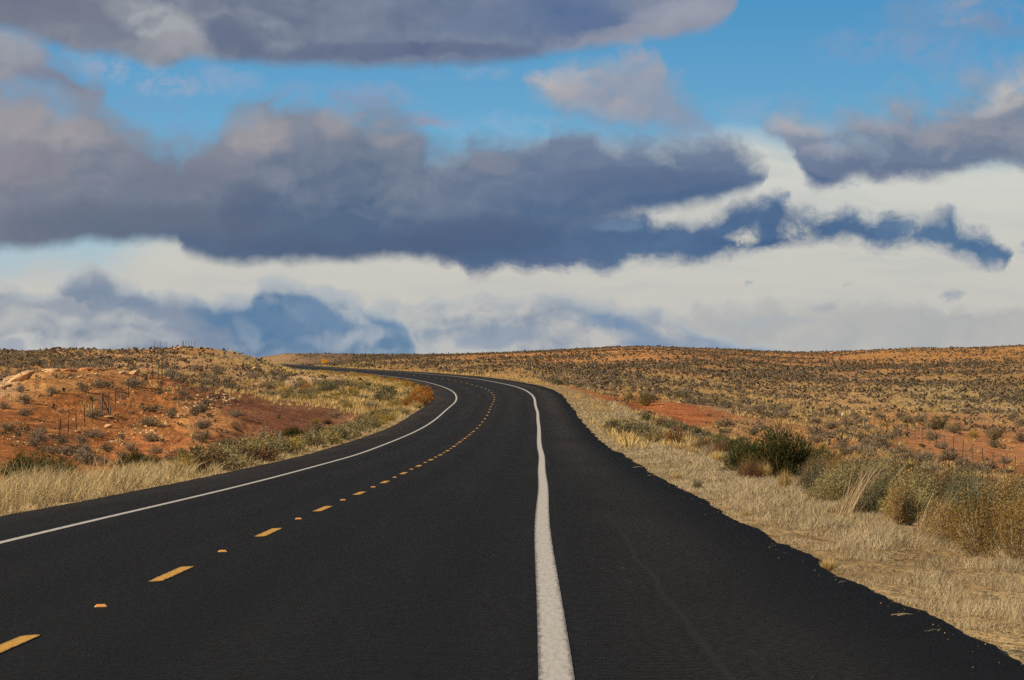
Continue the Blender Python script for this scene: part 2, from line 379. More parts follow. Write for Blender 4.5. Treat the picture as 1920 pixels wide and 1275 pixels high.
def mesh_np(name, V_, Fc, nper, mat=None, smooth=False, attrs=None, fattr=None):
    """mesh data from numpy: V_ (n,3), Fc (m,nper)"""
    V_ = np.ascontiguousarray(V_, dtype=np.float32); Fc = np.ascontiguousarray(Fc, dtype=np.int32)
    me = bpy.data.meshes.new(name)
    me.vertices.add(len(V_)); me.vertices.foreach_set('co', V_.ravel())
    me.loops.add(Fc.size); me.loops.foreach_set('vertex_index', Fc.ravel())
    me.polygons.add(len(Fc))
    me.polygons.foreach_set('loop_start', np.arange(0, Fc.size, nper, dtype=np.int32))
    me.polygons.foreach_set('loop_total', np.full(len(Fc), nper, dtype=np.int32))
    if smooth: me.polygons.foreach_set('use_smooth', np.ones(len(Fc), dtype=bool))
    me.update(calc_edges=True)
    for k, a in (attrs or {}).items():
        a = np.asarray(a, dtype=np.float32)
        if a.ndim == 1:
            at = me.attributes.new(k, 'FLOAT', 'POINT'); at.data.foreach_set('value', a)
        else:
            at = me.attributes.new(k, 'FLOAT_COLOR', 'POINT')
            at.data.foreach_set('color', np.c_[a, np.ones(len(a))].astype(np.float32).ravel())
    for k, a in (fattr or {}).items():
        at = me.attributes.new(k, 'FLOAT', 'FACE'); at.data.foreach_set('value', np.asarray(a, dtype=np.float32))
    if mat: me.materials.append(mat)
    return me


def link(name, me, parent=None, loc=None, rz=0.0, sc=None):
    o = bpy.data.objects.new(name, me); COL.objects.link(o)
    if parent: o.parent = parent
    if loc is not None: o.location = loc
    if rz: o.rotation_euler = (0, 0, rz)
    if sc is not None: o.scale = (sc, sc, sc) if np.isscalar(sc) else sc
    return o


def empty(name, loc, rz=0.0, sc=1.0):
    o = bpy.data.objects.new(name, None); COL.objects.link(o)
    o.location = loc; o.rotation_euler = (0, 0, rz); o.scale = (sc, sc, sc); o.empty_display_size = 0.3
    return o


def vnoise(x, y, seed=0):
    """value noise, numpy"""
    xi = np.floor(x).astype(np.int64); yi = np.floor(y).astype(np.int64)
    fx = x - xi; fy = y - yi
    fx = fx * fx * (3 - 2 * fx); fy = fy * fy * (3 - 2 * fy)

    def h(a, b):
        n = (a * 374761393 + b * 668265263 + seed * 1442695041) & 0xffffffff
        n = ((n ^ (n >> 13)) * 1274126177) & 0xffffffff
        return ((n ^ (n >> 16)) & 0xffff) / 65535.0
    return (h(xi, yi) * (1 - fx) + h(xi + 1, yi) * fx) * (1 - fy) + (h(xi, yi + 1) * (1 - fx) + h(xi + 1, yi + 1) * fx) * fy


def fbm(x, y, octv=4, seed=0):
    s = 0; a = 1.0; t = 0
    for i in range(octv):
        s = s + a * (vnoise(x * 2 ** i, y * 2 ** i, seed + i) - 0.5); t += a; a *= 0.5
    return s / t * 2


def at(px, py, D):
    """a point seen at photo column px, row py, at depth D metres"""
    return np.array([(px - 960.0) / F * D, D, EYE + (HOR - py) / F * D])


# ================================================================ materials
def new_mat(name):
    m = bpy.data.materials.new(name); m.use_nodes = True
    nt = m.node_tree; nt.nodes.clear()
    out = nt.nodes.new('ShaderNodeOutputMaterial')
    return m, G(nt), out


def pbsdf(q, out, colr, rough=0.9, bump=None, bstr=0.3, bdist=0.02, spec=0.3, metal=0.0):
    b = q.n('ShaderNodeBsdfPrincipled')
    if isinstance(colr, (tuple, list)): colr = tuple(colr[:3]) + (1,)
    q.put(b.inputs['Base Color'], colr); q.put(b.inputs['Roughness'], rough)
    b.inputs['Specular IOR Level'].default_value = spec; b.inputs['Metallic'].default_value = metal
    if bump is not None:
        bn = q.n('ShaderNodeBump'); bn.inputs['Strength'].default_value = bstr; bn.inputs['Distance'].default_value = bdist
        q.put(bn.inputs['Height'], bump); q.nt.links.new(bn.outputs[0], b.inputs['Normal'])
    q.nt.links.new(b.outputs[0], out.inputs[0])
    return b


def attr(q, name, kind='GEOMETRY'):
    a = q.n('ShaderNodeAttribute'); a.attribute_name = name; a.attribute_type = kind
    return a


def leaf_mat(name, c0, c1, c2=None, rough=0.8, trans=0.22):
    """plant matter: the tone varies from leaf to leaf (tint) and from plant to plant (object random or 'pl')"""
    m, q, out = new_mat(name)
    t = attr(q, 'tint').outputs['Fac']; pl = attr(q, 'pl').outputs['Fac']
    oi = q.n('ShaderNodeObjectInfo').outputs['Random']
    pv = q.m('FRACT', q.m('ADD', pl, oi))
    c = q.mix(t, c0, c1)
    if c2 is not None: c = q.mix(q.rng(pv, 0.35, 1.0, 0.0, 0.75), c, c2)
    br = q.m('ADD', 0.78, q.m('MULTIPLY', pv, 0.44))
    c = q.vm('SCALE', c, br)
    d = q.n('ShaderNodeBsdfDiffuse'); q.put(d.inputs[0], c)
    tr = q.n('ShaderNodeBsdfTranslucent'); q.put(tr.inputs[0], c)
    mx = q.n('ShaderNodeMixShader'); mx.inputs[0].default_value = trans
    q.nt.links.new(d.outputs[0], mx.inputs[1]); q.nt.links.new(tr.outputs[0], mx.inputs[2])
    q.nt.links.new(mx.outputs[0], out.inputs[0])
    return m


def asphalt_mat():
    m, q, out = new_mat('asphalt')
    geo = q.n('ShaderNodeTexCoord').outputs['Object']
    off = attr(q, 'off').outputs['Fac']; s_ = attr(q, 'along').outputs['Fac']
    fine = q.m('ADD', q.m('MULTIPLY', q.noise(geo, 95.0, 3.0, 0.6), 0.5), q.m('MULTIPLY', q.noise(geo, 26.0, 5.0, 0.8), 0.5))
    med = q.noise(geo, 14.0, 4.0, 0.6)
    tr = q.xyz(q.m('MULTIPLY', off, 1.0), q.m('MULTIPLY', s_, 0.045))
    lanes = q.noise(tr, 1.3, 4.0, 0.5)
    big = q.noise(q.xyz(q.m('MULTIPLY', off, 0.35), q.m('MULTIPLY', s_, 0.05)), 1.0, 4.0, 0.55)
    # wheel tracks are a little darker and smoother, the shoulders browner with dust
    def tr_at(o, w):
        return q.m('SUBTRACT', 1.0, q.rng(q.m('ABSOLUTE', q.m('SUBTRACT', off, o)), 0.1, w))
    tracks = q.m('MAXIMUM', q.m('MAXIMUM', tr_at(0.95, .55), tr_at(2.75, .55)), q.m('MAXIMUM', tr_at(-0.95, .55), tr_at(-2.75, .55)))
    base = q.mix(q.rng(fine, 0.38, 0.64), (0.0045, 0.0041, 0.0038), (0.0250, 0.0230, 0.0212))
    speck = q.n('ShaderNodeTexVoronoi'); q.put(speck.inputs['Vector'], geo); speck.inputs['Scale'].default_value = 46.0
    scol = q.n('ShaderNodeSeparateColor'); q.nt.links.new(speck.outputs['Color'], scol.inputs[0])
    sm = q.m('MULTIPLY', q.m('LESS_THAN', speck.outputs['Distance'], 0.22), q.m('GREATER_THAN', scol.outputs[0], 0.93))
    base = q.mix(q.m('MULTIPLY', sm, 0.55), base, (0.16, 0.14, 0.12))
    base = q.mix(q.rng(lanes, 0.40, 0.64, 0.0, 0.75), base, (0.019, 0.0176, 0.0165))
    base = q.mix(q.m('MULTIPLY', tracks, 0.55), base, (0.0075, 0.0069, 0.0064))
    sh = q.m('MAXIMUM', q.rng(off, 3.8, 4.6), q.rng(off, -3.8, -4.3))
    dust = q.mix(q.rng(big, 0.3, 0.7), (0.040, 0.0305, 0.0240), (0.018, 0.0142, 0.0116))
    base = q.mix(q.m('MULTIPLY', sh, 0.8), base, dust)
    # fresh tar seam just outside the right edge line, and a wavy dark tar rim with the verge edge's shade in its colour
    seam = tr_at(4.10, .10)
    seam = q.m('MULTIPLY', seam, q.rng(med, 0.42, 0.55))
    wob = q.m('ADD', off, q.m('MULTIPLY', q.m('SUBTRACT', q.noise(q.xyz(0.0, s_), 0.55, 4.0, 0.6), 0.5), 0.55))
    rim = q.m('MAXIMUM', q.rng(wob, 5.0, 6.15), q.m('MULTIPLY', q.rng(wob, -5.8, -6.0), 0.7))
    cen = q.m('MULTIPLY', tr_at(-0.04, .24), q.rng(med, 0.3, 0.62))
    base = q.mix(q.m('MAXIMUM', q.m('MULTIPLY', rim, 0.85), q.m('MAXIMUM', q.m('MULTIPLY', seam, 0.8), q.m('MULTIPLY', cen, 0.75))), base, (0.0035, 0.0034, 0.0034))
    # faint pale scrape in the shoulder
    sc_o = q.m('ADD', off, q.m('MULTIPLY', q.m('SUBTRACT', q.noise(q.xyz(0.0, s_), 0.12, 2.0, 0.5), 0.5), 0.25))
    scr = q.m('MULTIPLY', q.m('SUBTRACT', 1.0, q.rng(q.m('ABSOLUTE', q.m('SUBTRACT', sc_o, 4.66)), 0.0, 0.05)), q.rng(med, 0.42, 0.6, 0.15, .8))
    scr = q.m('MULTIPLY', scr, q.rng(s_, 60.0, 45.0))
    base = q.mix(q.m('MULTIPLY', scr, 0.4), base, (0.05, 0.046, 0.042))
    # milled rumble strip across the shoulder
    rz = q.m('MULTIPLY', q.m('SUBTRACT', 1.0, q.rng(q.m('ABSOLUTE', q.m('SUBTRACT', off, 4.26)), 0.30, 0.42)), 1.0)
    rs = q.m('MULTIPLY', q.m('SINE', q.m('MULTIPLY', s_, 2 * PI / 0.30)), rz)
    base = q.mix(q.m('MULTIPLY', q.rng(rs, 0.0, 1.0), 0.7), base, (0.0045, 0.0042, 0.004))
    base = q.vm('SCALE', base, q.rng(s_, 30.0, 420.0, 0.72, 1.8, smooth=False))     # paler with distance: grazing-angle brightening put into the colour
    hgt = q.m('ADD', q.m('ADD', fine, q.m('MULTIPLY', med, 0.3)), q.m('MULTIPLY', rs, -0.7))
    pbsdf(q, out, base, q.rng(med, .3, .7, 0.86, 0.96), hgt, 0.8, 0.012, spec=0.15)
    return m


def paint_mat(name, c, c2, wear=0.5):
    m, q, out = new_mat(name)
    geo = q.n('ShaderNodeTexCoord').outputs['Object']
    edge = attr(q, 'edge').outputs['Fac']       # 0 in the middle of the stripe, 1 at its rim
    fine = q.noise(geo, 60.0, 4.0, 0.7)
    streak = q.noise(q.vm('MULTIPLY', geo, (9.0, 0.8, 1.0)), 3.0, 4.0, 0.6)
    worn = q.m('ADD', q.m('MULTIPLY', fine, 0.8), q.m('MULTIPLY', streak, 0.35))
    w = q.rng(q.m('ADD', worn, q.m('MULTIPLY', q.m('POWER', edge, 3.0), 0.30)), 0.66, 0.84, 0.0, wear + 0.35)
    chips = q.m('MULTIPLY', q.rng(q.noise(q.vm('MULTIPLY', geo, (1.0, .35, 1.0)), 26.0, 4.0, 0.75), 0.60, 0.66), wear)
    colr = q.mix(q.rng(streak, 0.3, 0.7), c, c2)
    colr = q.mix(q.m('MAXIMUM', w, chips), colr, (0.03, 0.029, 0.028))
    pbsdf(q, out, colr, 0.8, fine, 0.4, 0.006, spec=0.25)
    return m


def soil_mat():
    m, q, out = new_mat('desert_soil')
    geo = q.n('ShaderNodeTexCoord').outputs['Object']
    c = attr(q, 'soil').outputs['Color']
    n1 = q.noise(geo, 0.35, 6.0, 0.6)
    n2 = q.noise(geo, 3.0, 5.0, 0.65)
    n3 = q.noise(q.vm('MULTIPLY', geo, (1.0, 0.5, 2.0)), 1.1, 6.0, 0.62)
    c1 = q.mix(q.rng(n1, 0.35, 0.68), q.vm('MULTIPLY', c, (0.72, 0.66, 0.62)), q.vm('MULTIPLY', c, (1.12, 1.12, 1.14)))
    c1 = q.mix(q.rng(n2, 0.50, 0.74, 0.0, 0.75), c1, q.vm('MULTIPLY', c, (0.50, 0.46, 0.44)))
    c1 = q.mix(q.rng(n3, 0.56, 0.72, 0.0, 0.65), c1, q.vm('MULTIPLY', c, (1.28, 1.42, 1.60)))
    vo = q.n('ShaderNodeTexVoronoi'); q.put(vo.inputs['Vector'], geo); vo.inputs['Scale'].default_value = 2.6
    vs = q.n('ShaderNodeSeparateColor'); q.nt.links.new(vo.outputs['Color'], vs.inputs[0])
    peb = q.m('MULTIPLY', q.m('LESS_THAN', vo.outputs['Distance'], 0.26), q.m('GREATER_THAN', vs.outputs[0], 0.80))
    c1 = q.mix(q.m('MULTIPLY', peb, 0.6), c1, q.mix(vs.outputs[1], (0.52, 0.36, 0.22), (0.22, 0.12, 0.07)))
    h = q.m('ADD', q.m('MULTIPLY', n2, 1.0), q.m('ADD', q.m('MULTIPLY', n3, 1.6), q.m('MULTIPLY', peb, 0.5)))
    pbsdf(q, out, c1, 0.95, h, 0.9, 0.22, spec=0.1)
    return m


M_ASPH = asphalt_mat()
M_WHITE = paint_mat('white_paint', (0.50, 0.475, 0.44), (0.40, 0.38, 0.35), 0.40)
M_YELL = paint_mat('yellow_paint', (0.58, 0.32, 0.055), (0.46, 0.24, 0.04), 0.5)
M_SOIL = soil_mat()

# ================================================================ the road
KN = np.array([12.0, 30.0, 50.0, 75.0, 100.0, 125.0, 150.0, 175.0, 200.0, 225.0, 250.0, 275.0, 300.0, 325.0, 350.0, 375.0, 400.0, 440.0, 480.0, 520.0, 560.0, 620.0, 700.0, 800.0])
KX = np.array([-3.475, -3.366, -3.262, -3.04, -2.87, -2.67, -2.545, -2.395, -2.215, -2.055, -1.925, -1.783, -1.756, -1.663, -1.656, -1.999, -2.748, -4.743, -7.55, -11.277, -15.763, -22.979, -32.43, -44.287])
KZ = np.array([0.034, -0.015, -0.009, -0.01, -0.003, 0.052, 0.115, 0.278, 0.49, 0.753, 1.086, 1.548, 2.011, 2.499, 3.002, 3.586, 4.16, 5.002, 5.836, 6.657, 7.421, 8.543, 9.79, 11.489])


def spline(kx, ky):
    n = len(kx); h = np.diff(kx); A = np.eye(n); b = np.zeros(n)
    for i in range(1, n - 1):
        A[i, i - 1] = h[i - 1]; A[i, i] = 2 * (h[i - 1] + h[i]); A[i, i + 1] = h[i]
        b[i] = 6 * ((ky[i + 1] - ky[i]) / h[i] - (ky[i] - ky[i - 1]) / h[i - 1])
    mm = np.linalg.solve(A, b)

    def f(x):
        x = np.asarray(x, float); xc = np.clip(x, kx[0], kx[-1])
        j = np.clip(np.searchsorted(kx, xc) - 1, 0, n - 2); t = xc - kx[j]; H = h[j]
        y = ky[j] + t * ((ky[j + 1] - ky[j]) / H - H * (2 * mm[j] + mm[j + 1]) / 6) + t * t * mm[j] / 2 + t ** 3 * (mm[j + 1] - mm[j]) / (6 * H)
        s1 = (ky[-1] - ky[-2]) / (kx[-1] - kx[-2]); s0 = (ky[1] - ky[0]) / (kx[1] - kx[0])
        return y + np.where(x > kx[-1], (x - kx[-1]) * s1, 0) + np.where(x < kx[0], (x - kx[0]) * s0 * 0.3, 0)
    return f


RX = spline(KN, KX); RZ = spline(KN, KZ)
OL, OR = -6.10, 6.42       # pavement edges, metres from the centre line


def bank_at(s): return np.interp(s, [20, 100, 200, 350, 600, 900], [.027, .031, .035, .055, .022, .02])


def road(s, off, dz=0.0):
    """world point on the road surface, s metres down the road, off metres right of the centre line"""
    s = np.asarray(s, float); off = np.asarray(off, float)
    gx = (RX(s + 0.5) - RX(s - 0.5)); nn = np.sqrt(1 + gx * gx)
    return np.stack([RX(s) + off / nn, s - off * gx / nn, RZ(s) - 0.013 * np.abs(off) + bank_at(s) * off + dz], -1)


def road_side(x, y):
    """signed distance right of the centre line, for world points"""
    s = np.asarray(y, float); x = np.asarray(x, float)
    for _ in range(2):
        gx = RX(s + 0.5) - RX(s - 0.5)
        off = (x - RX(s)) / np.sqrt(1 + gx * gx)
        s = y + off * gx / np.sqrt(1 + gx * gx)
    return off, s


def strip(name, s, offs, mat, dz, attrs=None, kind='structure', skirt=None):
    s = np.asarray(s, float); no = offs.shape[1]
    S = np.repeat(s[:, None], no, 1)
    P = road(S, offs, dz)
    if skirt: P[:, 0, 2] -= skirt; P[:, -1, 2] -= skirt
    V_ = P.reshape(-1, 3)
    i = np.arange(len(s) - 1)[:, None] * no + np.arange(no - 1)[None]
    Fc = np.stack([i, i + 1, i + no + 1, i + no], -1).reshape(-1, 4)
    at_ = {'off': offs.ravel(), 'along': S.ravel()}
    at_.update(attrs or {})
    o = link(name, mesh_np(name, V_, Fc, 4, mat, smooth=True, attrs=at_))
    if kind: tag(o, kind=kind)
    return o


sr = np.unique(np.r_[np.arange(-30, 160, 0.25), np.arange(160, 500, 1.0), np.arange(500, 1150, 3.0)])
jit = fbm(sr * 1.7, sr * 0 + 3.3, 4, 11) * 0.06 + fbm(sr * 0.25, sr * 0 + 9.3, 3, 5) * 0.16
jl = fbm(sr * 1.5, sr * 0 + 1.3, 4, 21) * 0.06 + fbm(sr * 0.2, sr * 0 + 5.3, 3, 25) * 0.10
cols = np.r_[OL, -5.0, -3.9, -3.65, -2.0, -0.15, 0.15, 2.0, 3.67, 4.2, 5.2, OR]
offs = np.repeat(cols[None], len(sr), 0)
offs[:, 0] += jl; offs[:, -1] += jit
offs = np.c_[offs[:, :1] - 0.10, offs, offs[:, -1:] + 0.12]
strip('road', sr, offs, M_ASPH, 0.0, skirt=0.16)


def line(name, s, oc, w, mat, dz=0.004, ends=True, wob=0.0):
    k = 7
    t = np.linspace(-1, 1, k)
    ww = np.full(len(s), w / 2)
    cc = np.full(len(s), oc) + fbm(s * 0.08, s * 0 + oc, 2, 31) * wob
    ww = ww * (1 + 0.025 * fbm(s * 2.5, s * 0 + oc, 3, 37))
    offs = cc[:, None] + t[None] * ww[:, None]
    edge = np.repeat(np.abs(t)[None], len(s), 0)
    return strip(name, s, offs, mat, dz, attrs={'edge': edge.ravel()})


ln = np.unique(np.r_[np.arange(10, 160, 0.25), np.arange(160, 500, 1.0), np.arange(500, 1100, 3.0)])
line('edge_line', ln, 3.671, 0.21, M_WHITE)
line('edge_line', ln, -3.650, 0.17, M_WHITE)

# centre dashes: one painted centre line, 3.05 m strokes every 12.19 m, a raised reflector halfway between them
D0, PER = 25.44, 12.192
vs, fs, ae, ao, al = [], [], [], [], []
nv = 0
for k in range(-2, 70):
    c = D0 + PER * k - (0.4 if k < 2 else 0.0)
    ns = 25 if k < 14 else 9
    HL = 1.75 if k < 4 else 1.5
    for (oc, wd) in ((-0.075 * float(np.clip((50 - c) / 12, 0, 1)), 0.155),):
        s = np.linspace(c - HL, c + HL, ns); t = np.linspace(-1, 1, 7)
        taper = np.clip((HL - np.abs(s - c)) / 0.10, 0.0, 1.0) ** 0.5 * 0.35 + 0.65
        rag = 1 + 0.05 * RNG.normal(size=ns)
        offs = oc + t[None] * (wd / 2 * taper * rag)[:, None]
        S = np.repeat(s[:, None], 7, 1) + (RNG.normal(size=(1, 7)) * 0.05) * (np.abs(s - c)[:, None] > HL - .05)
        P = road(S, offs, 0.004)
        vs.append(P.reshape(-1, 3)); i = np.arange(ns - 1)[:, None] * 7 + np.arange(6)[None] + nv
        fs.append(np.stack([i, i + 1, i + 8, i + 7], -1).reshape(-1, 4)); nv += ns * 7
        e = np.maximum(np.abs(t)[None], (np.abs(s - c) / HL)[:, None] ** 6)
        ae.append(e.ravel())
o = link('centre_line', mesh_np('centre_line', np.concatenate(vs), np.concatenate(fs), 4, M_YELL, attrs={'edge': np.concatenate(ae)}))
tag(o, kind='structure')

# ================================================================ the land
CT = [  # photo column, row, depth: points of the ground surface
 (-300,903,130),(0,903,130),(-300,868,175),(0,866,175),(200,866,200),(400,850,190),(500,838,215),
 (-300,825,200),(0,828,195),(100,848,200),(200,846,215),(300,848,210),(400,822,225),(440,800,240),
 (-300,780,220),(0,788,219),(100,798,226),(200,800,234),(300,790,243),(400,778,252),
 (-300,745,240),(0,750,243),(100,750,246),(200,754,251),(300,750,261),(380,752,267),
 (-200,730,262),(0,716,264),(60,701,272),(110,697,276),(200,699,280),(300,706,288),(340,718,291),(410,733,293),(500,755,292),(560,766,292),(650,776,300),
 (460,815,238),(520,806,248),(600,796,262),(680,786,275),
 (-200,735,320),(0,724,320),(100,715,330),(200,713,340),(300,716,350),(400,729,370),(500,741,380),(600,745,370),(700,751,350),
 (-200,697,400),(0,697,400),(100,693,400),(200,693,420),(300,699,410),
 (-200,675,480),(0,675,480),(100,675,480),(200,675,480),(300,681,480),(400,700,450),(500,715,450),(600,722,430),(700,727,410),
 (480,691,520),(560,702,520),(640,706,500),(560,704,600),
 (-200,660,600),(0,659,600),(60,663,600),(110,657,610),(200,660,610),(300,658,610),(360,655,612),(400,657,615),(440,663,625),(480,672,640),(520,682,665),(545,688,700),
 (-200,680,800),(0,680,800),(200,680,800),(400,680,800),(480,684,820),
 (400,672,1050),(480,670,1050),(550,669,1050),(620,669,1050),(700,668,1050),(780,667,1050),(860,666,1020),(920,665,1000),
 (700,679,870),(800,684,780),(850,690,690),(850,680,820),(900,692,680),(960,701,560),(960,686,720),(1000,675,850),(1000,662,1000),
 (1100,692,680),(1100,656,1000),(1200,701,620),(1200,680,760),(1200,652,980),(1300,655,980),(1440,661,1000),(1560,663,1000),(1640,658,980),
 (1740,656,980),(1850,656,980),(1920,652,960),(2100,652,960),
 (1100,725,470),(1200,728,480),(1300,735,510),(1400,735,540),(1500,735,560),(1700,745,540),(1900,755,520),(2100,760,520),
 (1300,706,620),(1500,706,680),(1700,711,680),(1900,713,660),(2100,715,660),(1500,685,820),(1700,685,820),(1900,685,800),(2100,685,800),
 (1500,774,464),(1600,800,390),(1700,822,343),(1779,848,306),(1872,884,275),(2100,900,280),
 (1500,832,270),(1400,802,300),(1300,792,310),(1200,764,348),(1250,757,352),(1290,763,345),(1260,792,298),(1200,780,305),(1250,760,385),(1250,748,430),
 (1150,745,400),(1110,741,410),(1380,765,400),
 (1500,868,215),(1700,884,210),(1900,905,210),(2200,905,220),(1300,832,215),(1600,945,130),(1900,1008,100),(2300,1020,100),(2300,1120,55),(-700,1010,60),(-900,1300,25),(2900,1500,22),
 (0,690,1600),(500,690,1600),(1000,690,1600),(1500,690,1600),(2000,690,1600),
]
CT = np.array(CT, float)
es = np.array([10, 16, 25, 40, 60, 80, 110, 150, 190, 230, 270, 310, 350, 400, 450, 500, 560, 640, 720, 850, 1000.])
ez = []
for off in (OL - 4.0, OR + 4.0):
    P = road(es, np.full(len(es), off)); P[:, 2] = road(es, np.full(len(es), OL if off < 0 else OR))[:, 2] - 0.30
    if off < 0:
        keep = (es < 700)
        P = P[keep]
    ez.append(P)
ez = np.concatenate(ez)
cx_ = np.r_[CT[:, 0], 960 + F * ez[:, 0] / ez[:, 1]]; cd_ = np.r_[CT[:, 2], ez[:, 1]]
cz_ = np.r_[EYE + (HOR - CT[:, 1]) / F * CT[:, 2], ez[:, 2]]
QX, QD = 150.0, 6.0


def feat(px, D): return np.stack([px / QX, np.log(D) * QD], -1)


def tps_fit(P, z, lam=0.02):
    d = np.linalg.norm(P[:, None] - P[None], axis=2); K = np.where(d > 0, d * d * np.log(d + 1e-9), 0) + lam * np.eye(len(P))
    Q = np.c_[np.ones(len(P)), P]; A = np.block([[K, Q], [Q.T, np.zeros((3, 3))]])
    return np.linalg.solve(A, np.r_[z, 0, 0, 0])


PF = feat(cx_, cd_); TW = tps_fit(PF, cz_)


def tps(px, D):
    px = np.clip(px, -900, 2900); D = np.clip(D, 9, 1700)
    q = feat(px, D).reshape(-1, 2); out = np.empty(len(q))
    for i in range(0, len(q), 20000):
        qq = q[i:i + 20000]
        d2 = ((qq[:, None] - PF[None]) ** 2).sum(2)
        out[i:i + 20000] = 0.5 * (d2 * np.log(d2 + 1e-12)) @ TW[:-3] + TW[-3] + qq @ TW[-2:]
    return out.reshape(np.shape(px))


def sst(a, b, x):
    t = np.clip((np.asarray(x, float) - a) / (b - a), 0, 1); return t * t * (3 - 2 * t)


def land_base(x, y):
    y_ = np.maximum(y, 9.0)
    px = 960 + F * x / y_
    z = tps(px, y_)
    d = np.hypot(x, y)
    hum = fbm(x / 9.0, y / 14.0, 4, 3) * 0.22 * sst(60, 260, d) + fbm(x / 45.0, y / 60.0, 3, 8) * 0.5 * sst(350, 800, d)
    sml = fbm(x / 2.2, y / 3.0, 4, 13) * 0.10
    z = z + hum + sml * sst(40, 200, d)
    # the red mound: rain gullies down its face and thin beds of harder rock
    mw = sst(60, -20, px - 470) * sst(190, 215, y_) * sst(330, 300, y_)
    gl = np.abs(fbm(x / 2.6 + fbm(x / 6, y / 9, 2, 92) * 1.2, y / 22.0, 4, 91))
    z = z - mw * 0.13 * np.clip(0.28 - gl, 0, 1) / 0.28 + mw * 0.05 * np.sin(z * 8.5 + fbm(x / 5, y / 9, 3, 95) * 5.0)
    off, s = road_side(x, y)
    lat = np.where(off > 0, off - OR, OL - off)
    pe = road(s, np.where(off > 0, OR, OL))[..., 2]
    prof = pe - 0.03 - 0.055 * np.clip(lat, 0, 20) + fbm(x / 0.9, y / 1.6, 3, 17) * 0.03 * sst(0.2, 1.0, lat)
    z = prof + (z - prof) * sst(2.2, 8.5, lat)
    z = np.where(lat < 0.0, pe - 0.03 - 0.35 * sst(0.0, -0.5, lat), z)
    z = np.where((lat < 0) & (y > 1120), z, z)
    return z


gp = np.unique(np.r_[np.linspace(-9000, -1200, 50), np.linspace(-1200, -120, 60), np.linspace(-120, 2040, 900), np.linspace(2040, 3200, 60), np.linspace(3200, 11000, 50)])
gd = np.unique(np.r_[np.linspace(7, 20, 20), np.geomspace(20, 1150, 900), np.geomspace(1150, 2200, 30), np.geomspace(2200, 12000, 12)])
PXg, Dg = np.meshgrid(gp, gd)
Xg = (PXg - 960) / F * Dg
Zg = land_base(Xg, Dg)
Zg = np.where(Dg > 1700, Zg - (Dg - 1700) * 0.004, Zg)
LZ, LPX, LLD = Zg, gp, np.log(gd)


def zat(x, y):
    """height of the built ground under (x, y)"""
    x = np.asarray(x, float); y = np.asarray(y, float)
    px = 960 + F * x / y; ld = np.log(y)
    i = np.clip(np.searchsorted(LLD, ld) - 1, 0, len(LLD) - 2); j = np.clip(np.searchsorted(LPX, px) - 1, 0, len(LPX) - 2)
    u = np.clip((ld - LLD[i]) / (LLD[i + 1] - LLD[i]), 0, 1); v = np.clip((px - LPX[j]) / (LPX[j + 1] - LPX[j]), 0, 1)
    return (LZ[i, j] * (1 - u) + LZ[i + 1, j] * u) * (1 - v) + (LZ[i, j + 1] * (1 - u) + LZ[i + 1, j + 1] * u) * v


